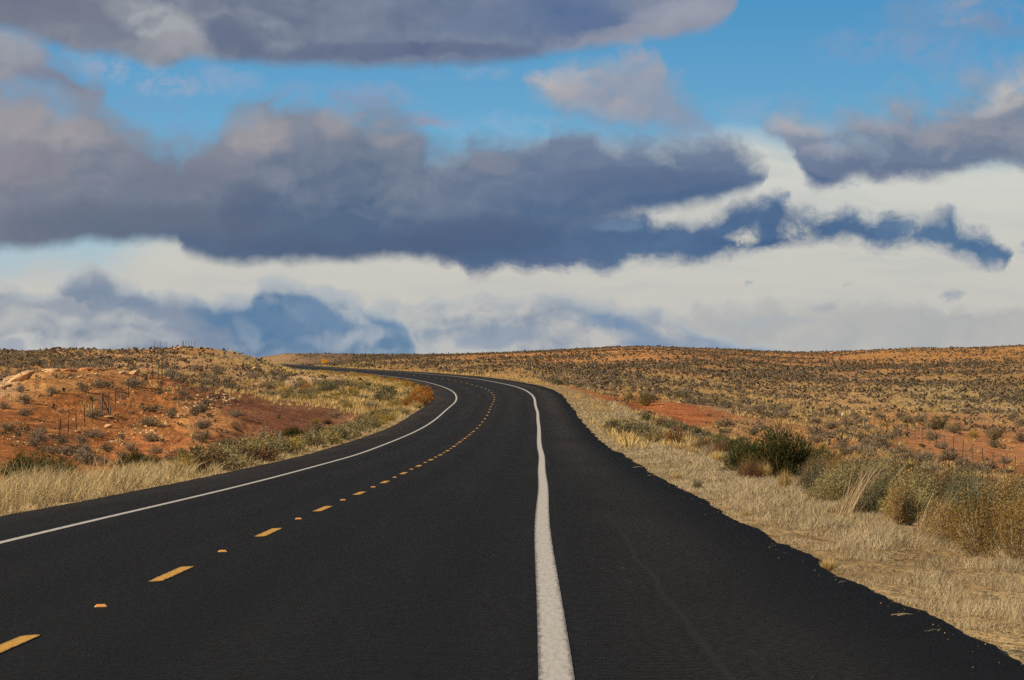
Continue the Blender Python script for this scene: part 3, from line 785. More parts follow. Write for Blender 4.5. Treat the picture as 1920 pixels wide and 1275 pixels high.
# what the soil is where: photo column, depth, albedo
RED = (.46, .180, .052); GOLD = (.52, .26, .085); SAND = (.62, .36, .155); DARK = (.23, .092, .042); ORNG = (.56, .27, .095)  # DARK: graded brown dirt, with the bank's away-from-sun shade in the colour
STRAW = (.40, .285, .135); PALE = (.64, .43, .23); BROWN = (.22, .15, .085)
CS = [(0, 70, STRAW), (300, 110, STRAW), (600, 200, STRAW), (0, 150, RED), (0, 195, RED), (150, 205, RED), (300, 215, (.47, .18, .058)), (400, 230, (.45, .18, .06)),
      (0, 225, (.44, .17, .05)), (150, 235, RED), (300, 250, RED), (400, 250, ORNG), (0, 245, (.46, .2, .07)), (0, 262, PALE), (100, 262, GOLD), (200, 265, (.46, .19, .06)),
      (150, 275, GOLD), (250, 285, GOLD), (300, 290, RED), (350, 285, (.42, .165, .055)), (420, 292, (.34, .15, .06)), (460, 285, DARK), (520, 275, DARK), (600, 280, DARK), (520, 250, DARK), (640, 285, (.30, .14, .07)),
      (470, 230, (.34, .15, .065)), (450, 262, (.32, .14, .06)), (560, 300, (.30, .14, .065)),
      (200, 340, SAND), (400, 370, ORNG), (480, 390, ORNG), (600, 380, STRAW), (700, 350, STRAW), (750, 380, STRAW), (650, 430, (.46, .33, .15)), (560, 440, PALE), (540, 480, PALE), (500, 420, SAND),
      (0, 450, ORNG), (200, 480, SAND), (400, 500, SAND), (480, 560, PALE), (400, 620, GOLD), (450, 640, PALE), (0, 600, ORNG), (200, 600, ORNG), (550, 600, STRAW), (650, 550, STRAW),
      (300, 600, ORNG), (600, 900, BROWN), (800, 750, (.40, .2, .08)), (900, 900, ORNG), (1000, 600, (.44, .24, .10)), (1100, 800, ORNG), (1200, 960, ORNG), (1300, 700, (.42, .22, .09)),
      (1500, 700, (.40, .22, .10)), (1700, 960, GOLD), (1900, 950, GOLD), (1500, 960, ORNG), (1900, 700, (.42, .24, .10)), (1100, 480, (.50, .31, .13)), (1300, 540, (.54, .33, .14)), (1500, 560, (.54, .33, .14)),
      (1800, 550, (.46, .34, .17)), (1500, 460, (.50, .33, .14)), (1400, 480, (.50, .32, .13)), (1150, 400, RED), (1250, 340, (.44, .15, .05)), (1250, 320, (.44, .15, .05)), (1200, 330, (.44, .16, .055)), (1350, 380, STRAW),
      (1400, 300, (.48, .27, .11)), (1500, 275, ORNG), (1650, 290, (.46, .21, .08)), (1560, 250, (.44, .2, .08)), (1700, 380, (.44, .2, .09)), (1800, 340, (.54, .25, .10)), (1900, 320, (.54, .25, .10)), (1900, 290, (.46, .20, .075)), (1650, 400, ORNG),
      (1500, 200, BROWN), (1800, 200, BROWN), (1600, 120, BROWN), (1900, 80, BROWN), (1400, 120, STRAW), (1300, 200, STRAW), (1200, 250, STRAW), (1300, 45, STRAW), (1700, 40, STRAW), (2300, 30, STRAW)]
sp = feat(np.array([c[0] for c in CS], float), np.array([c[1] for c in CS], float)); sc_ = np.array([c[2] for c in CS])


def soil_at(x, y):
    px = 960 + F * x / y + fbm(x / 5.0, y / 16.0, 4, 41) * 55; D = y * (1 + fbm(x / 7.0, y / 20.0, 4, 43) * 0.06)
    q = feat(np.clip(px, -400, 2400), np.clip(D, 20, 1100)).reshape(-1, 2); out = np.empty((len(q), 3))
    for i in range(0, len(q), 20000):
        w = 1.0 / (((q[i:i + 20000, None] - sp[None]) ** 2).sum(2) + 0.01) ** 2.2
        out[i:i + 20000] = (w @ sc_) / w.sum(1, keepdims=True)
    out = out.reshape(np.shape(x) + (3,))
    off, s = road_side(x, y)
    lat = np.where(off > 0, off - OR, OL - off)
    w = (1 - sst(2.0, 4.0, lat + fbm(x / 2, y / 3, 3, 51) * 1.2))[..., None]
    return out * (1 - w) + np.array(STRAW) * w


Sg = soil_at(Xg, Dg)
nr, nc = Xg.shape
i = np.arange(nr - 1)[:, None] * nc + np.arange(nc - 1)[None]
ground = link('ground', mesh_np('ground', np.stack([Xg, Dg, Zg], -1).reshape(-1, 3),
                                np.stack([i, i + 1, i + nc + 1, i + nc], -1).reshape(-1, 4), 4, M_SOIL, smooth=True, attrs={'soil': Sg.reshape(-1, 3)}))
tag(ground, kind='structure')

# ================================================================ plants: how one is grown
def unit(v): return v / (np.linalg.norm(v, axis=-1, keepdims=True) + 1e-9)


def ribbons(rng, B, T, w, bow=0.12, two=True):
    """thin bent blades from B to T; three faces each (two=True) or one"""
    n = len(B); d = T - B; L = np.linalg.norm(d, axis=1, keepdims=True)
    side = unit(np.cross(d, rng.normal(size=(n, 3)) * (1, 1, 0.3)))
    w = np.broadcast_to(np.asarray(w, float).reshape(-1, 1), (n, 1)) * 0.5
    if not two:
        V_ = np.stack([B - side * w, B + side * w, T], 1).reshape(-1, 3)
        return V_, np.arange(3 * n).reshape(-1, 3), np.arange(n)
    M = (B + T) / 2 + np.cross(d, side) * (bow * rng.normal(size=(n, 1))) + np.array([0, 0, 1.0]) * L * 0.06
    V_ = np.stack([B - side * w, B + side * w, M - side * w * .8, M + side * w * .8, T], 1).reshape(-1, 3)
    i = np.arange(n)[:, None] * 5
    Fc = np.concatenate([i + np.array([[0, 1, 3]]), i + np.array([[0, 3, 2]]), i + np.array([[2, 3, 4]])])
    return V_, Fc, np.tile(np.arange(n), 3)


def leaves(rng, C, Dn, ln_, wd):
    n = len(C); side = unit(np.cross(Dn, rng.normal(size=(n, 3))))
    V_ = np.stack([C - Dn * ln_ / 2, C + side * wd / 2, C + Dn * ln_ / 2, C - side * wd / 2], 1).reshape(-1, 3)
    i = np.arange(n)[:, None] * 4
    return V_, np.concatenate([i + np.array([[0, 1, 2]]), i + np.array([[0, 2, 3]])]), np.tile(np.arange(n), 2)


def merge(parts):
    V_, Fc, T = [], [], []; n = 0
    for v, f, t in parts:
        V_.append(v); Fc.append(f + n); T.append(t); n += len(v)
    return np.concatenate(V_), np.concatenate(Fc), np.concatenate(T)


def shrub(seed, nst=60, nlf=300, R=0.5, H=0.6, sw=0.012, ll=0.07, lw=0.022, spread=1.0, lean=0.0, lo=0.4, upf=0.6, lump=0.25, clump=0, stems=True,
          crown=0.06, rnd=0.25):
    """a bush of thin stems rising from one root to a lumpy dome, with leaves or seed heads along them"""
    rng = np.random.default_rng(seed)
    th = rng.uniform(0, 2 * PI, nst); r = np.sqrt(rng.uniform(0, 1, nst)) * spread
    ph = rng.uniform(0, 6.28, 4)
    lumpf = 1 + lump * (np.sin(2 * th + ph[0]) * .5 + np.sin(3 * th + ph[1]) * .5 + np.sin(5 * th + ph[2]) * .3)
    hh = np.sqrt(np.clip(1.05 - r * r, 0.03, 1)) * rng.uniform(1 - rnd, 1 + rnd * .5, nst) * (1 + lump * .6 * np.sin(3 * th + ph[3]))
    T = np.stack([R * r * lumpf * np.cos(th), R * r * lumpf * np.sin(th), np.maximum(H * hh, H * 0.12)], 1)
    T[:, 0] += lean * T[:, 2]
    B = np.stack([T[:, 0] * 0.12, T[:, 1] * 0.12, np.full(nst, -0.04)], 1) + rng.normal(size=(nst, 3)) * (R * .06, R * .06, 0)
    parts_s = ribbons(rng, B, T, sw, 0.10)
    s_ = rng.integers(0, nst, nlf); t = lo + (1.02 - lo) * rng.uniform(0, 1, nlf) ** 0.7
    mid = (B + T) / 2 + np.array([0, 0, 1.0]) * H * 0.08
    P = (1 - t)[:, None] ** 2 * B[s_] + (2 * t * (1 - t))[:, None] * mid[s_] + (t ** 2)[:, None] * T[s_]
    if clump:
        t2 = lo + (1 - lo) * np.round((t - lo) / (1 - lo) * 3) / 3
        P = (1 - t2)[:, None] * B[s_] + t2[:, None] * T[s_] + rng.normal(size=(nlf, 3)) * clump
    P = P + rng.normal(size=(nlf, 3)) * crown * np.array([R * 1.6, R * 1.6, H])
    P[:, 2] = np.maximum(P[:, 2], 0.01)
    Dn = unit(unit(T[s_] - B[s_]) * upf + rng.normal(size=(nlf, 3)) * (1 - upf) * .8)
    vl, fl, il = leaves(rng, P, Dn, ll * rng.uniform(.6, 1.3, (nlf, 1)), lw * rng.uniform(.7, 1.3, (nlf, 1)))
    tl = rng.uniform(0, 1, nlf)[il]
    ts = rng.uniform(0, 1, nst)[parts_s[2]]
    return (parts_s[0], parts_s[1], ts), (vl, fl, tl)


def bunch(seed, n=60, R=0.25, H=0.4, w=0.006, lean=0.0, two=True, base=0.25, bow=0.10, lv=0.0):
    rng = np.random.default_rng(seed)
    th = rng.uniform(0, 2 * PI, n); r = np.sqrt(rng.uniform(0, 1, n))
    hh = rng.uniform(0.55, 1.1, n) * (1.05 - 0.35 * r ** 2)
    T = np.stack([R * r * np.cos(th), R * r * np.sin(th), H * hh], 1); T[:, 0] += (lean + lv * rng.normal(size=n)) * T[:, 2]
    B = np.stack([R * base * r * np.cos(th), R * base * r * np.sin(th), np.full(n, -0.03)], 1)
    v, f, i = ribbons(rng, B, T, w, bow, two)
    return v, f, rng.uniform(0, 1, n)[i]


M_SAGE = leaf_mat('sagebrush_leaf', (.125, .102, .068), (.35, .285, .185), (.235, .175, .130))
M_TWIG = leaf_mat('grey_twig', (.10, .075, .055), (.24, .19, .14), trans=.05)
M_OLIVE = leaf_mat('olive_leaf', (.13, .112, .052), (.37, .305, .155), (.27, .225, .10))
M_GREEN = leaf_mat('dark_green_stem', (.026, .036, .012), (.085, .098, .030))
M_GREENM = leaf_mat('dull_green_leaf', (.06, .065, .028), (.165, .165, .075))
M_GREYG = leaf_mat('grey_green_leaf', (.075, .080, .045), (.19, .185, .105))
M_YELL2 = leaf_mat('yellow_flower_stem', (.24, .17, .04), (.46, .34, .09))
M_RUST = leaf_mat('rust_weed', (.20, .075, .016), (.46, .20, .045), (.42, .22, .06))
M_SEED = leaf_mat('golden_seed_head', (.165, .098, .030), (.37, .24, .080))
M_BROWN = leaf_mat('brown_dead_weed', (.10, .056, .028), (.27, .165, .085))
M_STRAW = leaf_mat('straw', (.36, .25, .10), (.70, .515, .235), (.50, .36, .14))
M_STALK = leaf_mat('pale_stalk', (.28, .21, .12), (.50, .39, .24))
M_GRASSL = leaf_mat('tall_dry_grass_blade', (.23, .17, .085), (.60, .465, .25), (.42, .32, .16))
M_GRASS = leaf_mat('dry_grass_blade', (.205, .16, .092), (.54, .44, .275), (.27, .21, .125))


def to_mesh(name, v, f, t, mat): return mesh_np(name, v, f, 3, mat, fattr={'tint': t})


def whole(name, seed, mat, **kw):
    s_, l_ = shrub(seed, **kw)
    v, f, t = merge([s_, l_])
    return to_mesh(name, v, f, t, mat)


def scatter(name, protos, P, rot, S, mat, pl=None, kind='stuff', label=None, cat=None):
    """many small plants in one mesh; protos = [(V, F, tint)], P (n,3), S (n,3) scales"""
    n = len(P); k = np.arange(n) % len(protos)
    pl = RNG.uniform(0, 1, n) if pl is None else pl
    Vs, Fs, Ts, Ps = [], [], [], []; base = 0
    for j, (v, f, t) in enumerate(protos):
        idx = np.where(k == j)[0]
        if not len(idx): continue
        c, s = np.cos(rot[idx]), np.sin(rot[idx]); q = v[None] * S[idx][:, None]
        X = q[..., 0] * c[:, None] - q[..., 1] * s[:, None]; Y = q[..., 0] * s[:, None] + q[..., 1] * c[:, None]
        W = np.stack([X, Y, q[..., 2]], -1) + P[idx][:, None]
        Vs.append(W.reshape(-1, 3).astype(np.float32))
        Fs.append((f[None] + (np.arange(len(idx)) * len(v))[:, None, None] + base).reshape(-1, 3)); base += len(idx) * len(v)
        Ts.append(np.tile(t, len(idx))); Ps.append(np.repeat(pl[idx], len(f)))
    me = mesh_np(name, np.concatenate(Vs), np.concatenate(Fs), 3, mat, fattr={'tint': np.concatenate(Ts), 'pl': np.concatenate(Ps)})
    o = link(name, me)
    return tag(o, label, cat, kind=kind)


def gnd(px, D):
    x = (px - 960.0) / F * D
    return Vector((float(x), float(D), float(zat(x, D))))


def lat_of(x, y):
    off, s = road_side(x, y)
    return np.where(off > 0, off - OR, OL - off), off > 0


# ---------------------------------------------------------------- density maps over the land (photo column, depth)
def idw(pts, px, D, p=2.0):
    q = feat(np.clip(px, -300, 2300), np.clip(D, 20, 1200)); P = feat(np.array([a[0] for a in pts], float), np.array([a[1] for a in pts], float))
    val = np.array([a[2] for a in pts], float); out = np.empty(len(q))
    for i in range(0, len(q), 20000):
        w = 1 / (((q[i:i + 20000, None] - P[None]) ** 2).sum(2) + 0.02) ** p
        out[i:i + 20000] = (w @ val) / w.sum(1)
    return out


SAGE_D = [(0, 200, .08), (200, 215, .09), (400, 225, .05), (100, 240, .07), (300, 250, .09), (420, 260, .07), (200, 275, .05), (60, 265, .03), (300, 300, .05), (380, 300, .03), (500, 275, .002), (540, 255, .004), (470, 245, .02), (600, 285, .004), (560, 300, .004),
          (0, 400, .20), (200, 420, .22), (400, 400, .16), (300, 500, .20), (100, 550, .24), (0, 600, .26), (200, 610, .24), (340, 590, .14), (400, 610, .04), (440, 640, .02), (480, 600, .05), (520, 560, .06), (450, 480, .16), (560, 520, .03), (560, 440, .04), (500, 400, .06),
          (600, 400, .08), (700, 380, .06), (640, 450, .02), (650, 560, .01), (600, 900, .30), (500, 1000, .30), (800, 900, .30), (900, 700, .20), (1000, 560, .12), (960, 520, .06), (1100, 600, .20), (1100, 800, .24), (1200, 960, .22), (1300, 750, .26), (1500, 700, .26), (1700, 900, .18), (1900, 950, .17), (1900, 850, .22), (1700, 700, .28), (1900, 660, .26),
          (1500, 950, .2), (1100, 480, .10), (1300, 560, .16), (1500, 560, .12), (1800, 560, .13), (1150, 410, .03), (1250, 340, .0), (1230, 350, 0), (1290, 335, .01), (1280, 305, .02), (1350, 390, .09), (1500, 470, .05), (1400, 300, .14), (1450, 340, .15), (1560, 290, .10), (1650, 260, .10), (1720, 300, .08), (1750, 355, .01), (1850, 320, .006), (1920, 300, .02),
          (1800, 430, .10), (1620, 400, .03), (1650, 240, .10), (1500, 265, .04), (1300, 240, .06), (1500, 200, .1), (1800, 180, .12), (1900, 240, .10), (2200, 100, .12), (2300, 60, .12)]
SAGE_D = [(a, b, c * (1.5 if b < 300 and a < 470 else 1.5 if a > 900 and 340 < b < 760 else 1.1 if a > 560 and b > 700 else .8)) for a, b, c in SAGE_D]


def jitter_grid(x0, x1, y0, y1, cell, rng):
    gx, gy = np.meshgrid(np.arange(x0, x1, cell), np.arange(y0, y1, cell))
    n = gx.size
    return gx.ravel() + rng.uniform(0, cell, n), gy.ravel() + rng.uniform(0, cell, n)


def in_view(x, y, m=60):
    px = 960 + F * x / y
    return ((px > -m) & (px < 1920 + m) & (y > 150)) | ((x > 8) & (x < 60) & (y < 330) & (px > 1930))


def hidden(x, y, z, top):
    """true where the ground in front hides a plant of the given height"""
    px = 960 + F * x / y; el = (z + top - EYE) / y
    j = np.clip(np.searchsorted(LPX, px), 0, len(LPX) - 1)
    ang = (LZ - EYE) / np.exp(LLD)[:, None]
    cm = np.maximum.accumulate(ang, 0)
    i = np.clip(np.searchsorted(LLD, np.log(y * 0.985)) - 1, 0, len(LLD) - 1)
    return el < cm[i, j]


r1 = np.random.default_rng(101)
X, Y = jitter_grid(-150, 150, 45, 1080, 1.15, r1)
k = in_view(X, Y); X, Y = X[k], Y[k]
px_ = 960 + F * X / Y
den = idw(SAGE_D, px_, Y) * np.clip(1.05 + 2.3 * fbm(X / 13, Y / 24, 4, 61), 0.10, 2.6)
k = r1.uniform(0, 1, len(X)) < den * 1.15 ** 2 * 1.0
X, Y, px_ = X[k], Y[k], px_[k]
lt, rt = lat_of(X, Y)
k = (lt > np.where(rt, 4.6, 3.6)) & ((Y > 190) | rt)
X, Y, px_, lt = X[k], Y[k], px_[k], lt[k]
Z = zat(X, Y)
SZ = np.clip(r1.lognormal(-.03, 0.38, len(X)), .38, 1.9) * np.where(Y > 860, .8, 1.0) * np.where((px_ < 470) & (Y < 320), 0.72, 0.92)
SZ = np.where((px_ > 1300) & (Y < 420), SZ * 0.95, SZ)
k = ~hidden(X, Y, Z, SZ * 0.6)
X, Y, Z, SZ, px_ = X[k], Y[k], Z[k], SZ[k], px_[k]
print('sage', len(X))
order = np.argsort(-SZ / Y + np.where((px_ < -20) | (px_ > 1940), 9.0, 0.0))
big, rest = order[:285], order[285:]
near_p = [whole('sagebrush', 200 + i, M_SAGE, nst=90, nlf=620, R=0.52, H=0.50, sw=0.014, ll=0.085, lw=0.034, lo=.35, lump=.3, crown=.05) for i in range(7)]
REG = [
    ('mound', 'on the red mound', lambda p, d: (p < 700) & (d < 330)),
    ('hill', 'on the sandy hill behind the red mound', lambda p, d: (p < 960) & (d >= 330)),
    ('flat', 'on the flat before the long wire fence', lambda p, d: (p >= 960) & (d < 420)),
    ('slope', 'on the slope beyond the long wire fence', lambda p, d: (p >= 960) & (d >= 420))]
SZN = [('large spreading', 1.12), ('middling rounded', 0.8), ('small low', 0.0)]


def region_label(p, d, sz, kindtxt, plural, cat):
    for _, txt, fn in REG:
        if fn(p, d): break
    for a, lim in SZN:
        if sz >= lim: break
    return '%s %s %s' % (a, kindtxt, txt), '%s %s %s' % (a, plural, txt)


for n_, i in enumerate(big):
    o = link('sagebrush', near_p[n_ % 7], None, (X[i], Y[i], Z[i]), r1.uniform(0, 6.28), (SZ[i] * 1.1, SZ[i] * 1.1, SZ[i] * r1.uniform(.85, 1.15)))
    lb, gr = region_label(px_[i], Y[i], SZ[i], 'grey sagebrush', 'sagebrushes', 'shrub')
    tag(o, lb, 'shrub', gr)
mids = []
for i in range(9):
    s_, l_ = shrub(300 + i, nst=5, nlf=80, R=0.60, H=0.46, sw=0.03, ll=0.17, lw=0.12, lo=.35, lump=.3, crown=.03, rnd=.12)
    mids.append(merge([s_, l_]))
fars = []
for i in range(9):
    s_, l_ = shrub(330 + i, nst=2, nlf=40, R=0.62, H=0.44, sw=0.05, ll=0.22, lw=0.19, lo=.35, lump=.3, crown=.03, rnd=.12)
    fars.append(merge([s_, l_]))
P = np.stack([X, Y, Z], 1); SS = np.stack([SZ * 1.15, SZ * 1.15, SZ * r1.uniform(.7, 1.0, len(SZ))], 1); rot = r1.uniform(0, 6.28, len(X))
m_ = rest[Y[rest] < 560]; f_ = rest[Y[rest] >= 560]
# one mesh for everything past the 285 nearest: far plants with fewer leaves
protos = mids + fars
sel = np.concatenate([m_, f_]); kk = np.concatenate([np.arange(len(m_)) % 9, 9 + np.arange(len(f_)) % 9])
n = len(sel); Vs, Fs, Ts, Ps = [], [], [], []; base = 0; plr = r1.uniform(0, 1, n)
for j, (v, f, t) in enumerate(protos):
    q_ = np.where(kk == j)[0]
    if not len(q_): continue
    ii = sel[q_]; c, s = np.cos(rot[ii]), np.sin(rot[ii]); q = v[None] * SS[ii][:, None]
    W = np.stack([q[..., 0] * c[:, None] - q[..., 1] * s[:, None], q[..., 0] * s[:, None] + q[..., 1] * c[:, None], q[..., 2]], -1) + P[ii][:, None]
    Vs.append(W.reshape(-1, 3)); Fs.append((f[None] + (np.arange(len(ii)) * len(v))[:, None, None] + base).reshape(-1, 3)); base += len(ii) * len(v)
    Ts.append(np.tile(t, len(ii))); Ps.append(np.repeat(plr[q_], len(f)))
o = link('sagebrush_vegetation', mesh_np('sagebrush_vegetation', np.concatenate(Vs), np.concatenate(Fs), 3, M_SAGE, fattr={'tint': np.concatenate(Ts), 'pl': np.concatenate(Ps)}))
tag(o, 'grey sagebrush thickly dotting the far orange hillsides', 'sagebrush', kind='stuff')

# ---------------------------------------------------------------- straw tufts among the sage
TUFT_D = [(a, b, c * (.36 if a > 900 and b > 300 else .7 if b > 430 else 1)) for a, b, c in [(0, 200, .05), (300, 220, .06), (200, 250, .02), (300, 300, .03), (540, 270, .0), (600, 285, .01), (460, 250, .01), (0, 450, .06), (300, 500, .05), (450, 620, .05), (560, 480, .05), (500, 400, .1), (600, 360, .55), (700, 340, .9), (740, 380, .9), (600, 410, .6), (700, 450, 1.0), (650, 550, 1.2), (600, 600, 1.2),
          (800, 700, .15), (900, 620, .25), (1000, 520, .5), (1050, 460, .6), (1100, 430, .4), (1200, 440, .8), (1150, 400, .08), (1250, 340, .0), (1230, 350, 0), (1300, 335, 0), (1280, 300, .02), (1240, 310, .02), (1200, 280, .3), (1350, 420, .6), (1500, 470, .9), (1500, 540, .45), (1300, 520, .5), (1700, 520, .35), (1900, 520, .5), (1700, 420, .4), (1750, 355, .02), (1850, 315, .03), (1620, 380, .5), (1450, 320, .25),
          (1520, 265, .08), (1650, 250, .3), (1800, 250, .35), (1300, 230, .5), (1400, 180, .6), (1700, 180, .5), (1900, 200, .4), (1100, 700, .08), (1300, 900, .04), (1700, 900, .03), (1600, 700, .08), (900, 900, .05)]]
X, Y = jitter_grid(-110, 120, 45, 900, 0.85, r1)
k = in_view(X, Y); X, Y = X[k], Y[k]; px_ = 960 + F * X / Y
den = idw(TUFT_D, px_, Y) * np.clip(1 + 1.8 * fbm(X / 6, Y / 12, 3, 71), 0.05, 2.6)
k = r1.uniform(0, 1, len(X)) < den * 0.85 ** 2
X, Y = X[k], Y[k]; lt, rt = lat_of(X, Y); k = (lt > np.where(Y < 150, 5.0, 0.6)) & (rt | (Y > 190)); X, Y, lt = X[k], Y[k], lt[k]
Z = zat(X, Y); S1 = np.clip(r1.lognormal(0, .3, len(X)), .5, 1.8)
k = ~hidden(X, Y, Z, S1 * .4); X, Y, Z, S1 = X[k], Y[k], Z[k], S1[k]
tp = [bunch(400 + i, 22, 0.34, 0.42, 0.045, two=False, base=.35) for i in range(6)]
tp_straw = tp
print('tufts', len(X))
scatter('dry_grass', tp, np.stack([X, Y, Z], 1), r1.uniform(0, 6.28, len(X)), np.stack([S1 * 1.2, S1 * 1.2, S1 * .9], 1), M_STRAW,
        label='straw coloured grass tufts growing between the sagebrush', cat='grass')

# ---------------------------------------------------------------- verge grass, blade by blade
def verge(name, side, s0, s1, width, dens, hgt, mat, seed, near=60.0, label=None, wmin=.006, inner=0.0, hz=1.0):
    rng = np.random.default_rng(seed)
    # spread so that the blades stay evenly dense as seen from the road
    n = int(dens * width * near * math.log(s1 / s0))
    s = s0 * (s1 / s0) ** rng.uniform(0, 1, n)
    rag = fbm(s * 1.7, s * 0 + 3.3, 4, 11) * 0.06 + fbm(s * 0.25, s * 0 + 9.3, 3, 5) * 0.16
    l = inner + rng.uniform(0, 1, n) ** 1.0 * width
    off = (OR + 0.07 + l + rag) if side > 0 else (OL - 0.12 - l)
    p = road(s, off); x, y = p[:, 0], p[:, 1]
    cl = fbm(x * 2.1, y * 0.9, 4, seed) ; c2 = fbm(x * 0.5, y * 0.16, 3, seed + 3)
    patch = vnoise(x * 2.8, y * 1.3, seed + 7)
    k = rng.uniform(0, 1, n) < np.clip(0.55 + 2.2 * cl + .9 * c2, 0.03, 1)
    x, y, cl, c2, l, s = x[k], y[k], cl[k], c2[k], l[k], s[k]; patch = patch[k]
    z = zat(x, y); n = len(x)
    h = hgt(l, s) * np.clip(1 + 2.4 * cl + 1.0 * c2, .25, 2.6) * rng.uniform(.6, 1.25, n)
    B = np.stack([x, y, z - 0.02], 1); T = B + np.stack([rng.normal(size=n) * .45 * h + .12 * h, rng.normal(size=n) * .45 * h, h], 1)
    w = np.maximum(wmin, y / 3700 * 0.45) * rng.uniform(.7, 1.3, n)
    v, f, i = ribbons(rng, B, T, w, 0.14)
    t = np.clip(.5 + .9 * cl + .5 * c2 + rng.normal(size=n) * .28, 0, 1)
    me = mesh_np(name, v, f, 3, mat, fattr={'tint': t[i], 'pl': patch[i]})
    return tag(link(name, me), label, 'grass', kind='stuff')


verge('verge_grass', 1, 19, 330, 4.2, 1100, lambda l, s: .045 + .04 * sst(.25, 1.0, l) + .09 * sst(2.6, 3.9, l), M_GRASS, 5, near=30, wmin=.004, label='short dry tan grass along the right edge of the asphalt')
verge('verge_grass', -1, 52, 330, 3.6, 230, lambda l, s: .07 + .27 * sst(.05, .9, l) * (0.40 + .60 * sst(150, 85, s)), M_GRASSL, 6, near=60, label='tall pale dry grass along the left shoulder', wmin=.01, hz=1)

# ---------------------------------------------------------------- named bushes: shapes with their own foliage and stems
def plant(name, cat, label, group, px, D, sz, foliage, stems, seed, mf, ms, kw, sink=0.03, cache={}):
    key = (name, seed)
    if key not in cache:
        s_, l_ = shrub(seed, **kw)
        cache[key] = (to_mesh(stems, *s_, ms) if stems else None, to_mesh(foliage, *l_, mf))
    ms_, mf_ = cache[key]
    p = gnd(px, D); p.z -= sink
    o = empty(name, p, random.Random(int(px * 7 + D)).uniform(0, 6.28) if not kw.get('lean') else 0.0, 1.0)
    o.scale = sz if not np.isscalar(sz) else (sz, sz, sz)
    tag(o, label, cat, group)
    if ms_ is not None: link(stems, ms_, o)
    link(foliage, mf_, o)
    return o


GREEN = dict(nst=420, nlf=5200, R=.5, H=1.0, sw=.008, ll=.11, lw=.011, lo=.25, upf=.75, lump=.25, crown=.04)
GREYB = dict(nst=300, nlf=4200, R=.5, H=1.0, sw=.008, ll=.05, lw=.014, lo=.25, upf=.6, lump=.22, crown=.035)
SEEDB = dict(nst=230, nlf=5600, R=.5, H=1.0, sw=.007, ll=.026, lw=.018, lo=.42, upf=.3, lump=.25, clump=.022, crown=.012)
DEADB = dict(nst=900, nlf=1800, R=.5, H=1.0, sw=.006, ll=.05, lw=.007, lo=.3, upf=.5, lump=.25, crown=.05)
ROUND = dict(nst=200, nlf=2600, R=.5, H=1.0, sw=.010, ll=.07, lw=.020, lo=.3, upf=.75, lump=.18, crown=.03, rnd=.15)
MIDB = dict(nst=120, nlf=1300, R=.5, H=1.0, sw=.014, ll=.07, lw=.026, lo=.3, upf=.7, lump=.22, crown=.04)

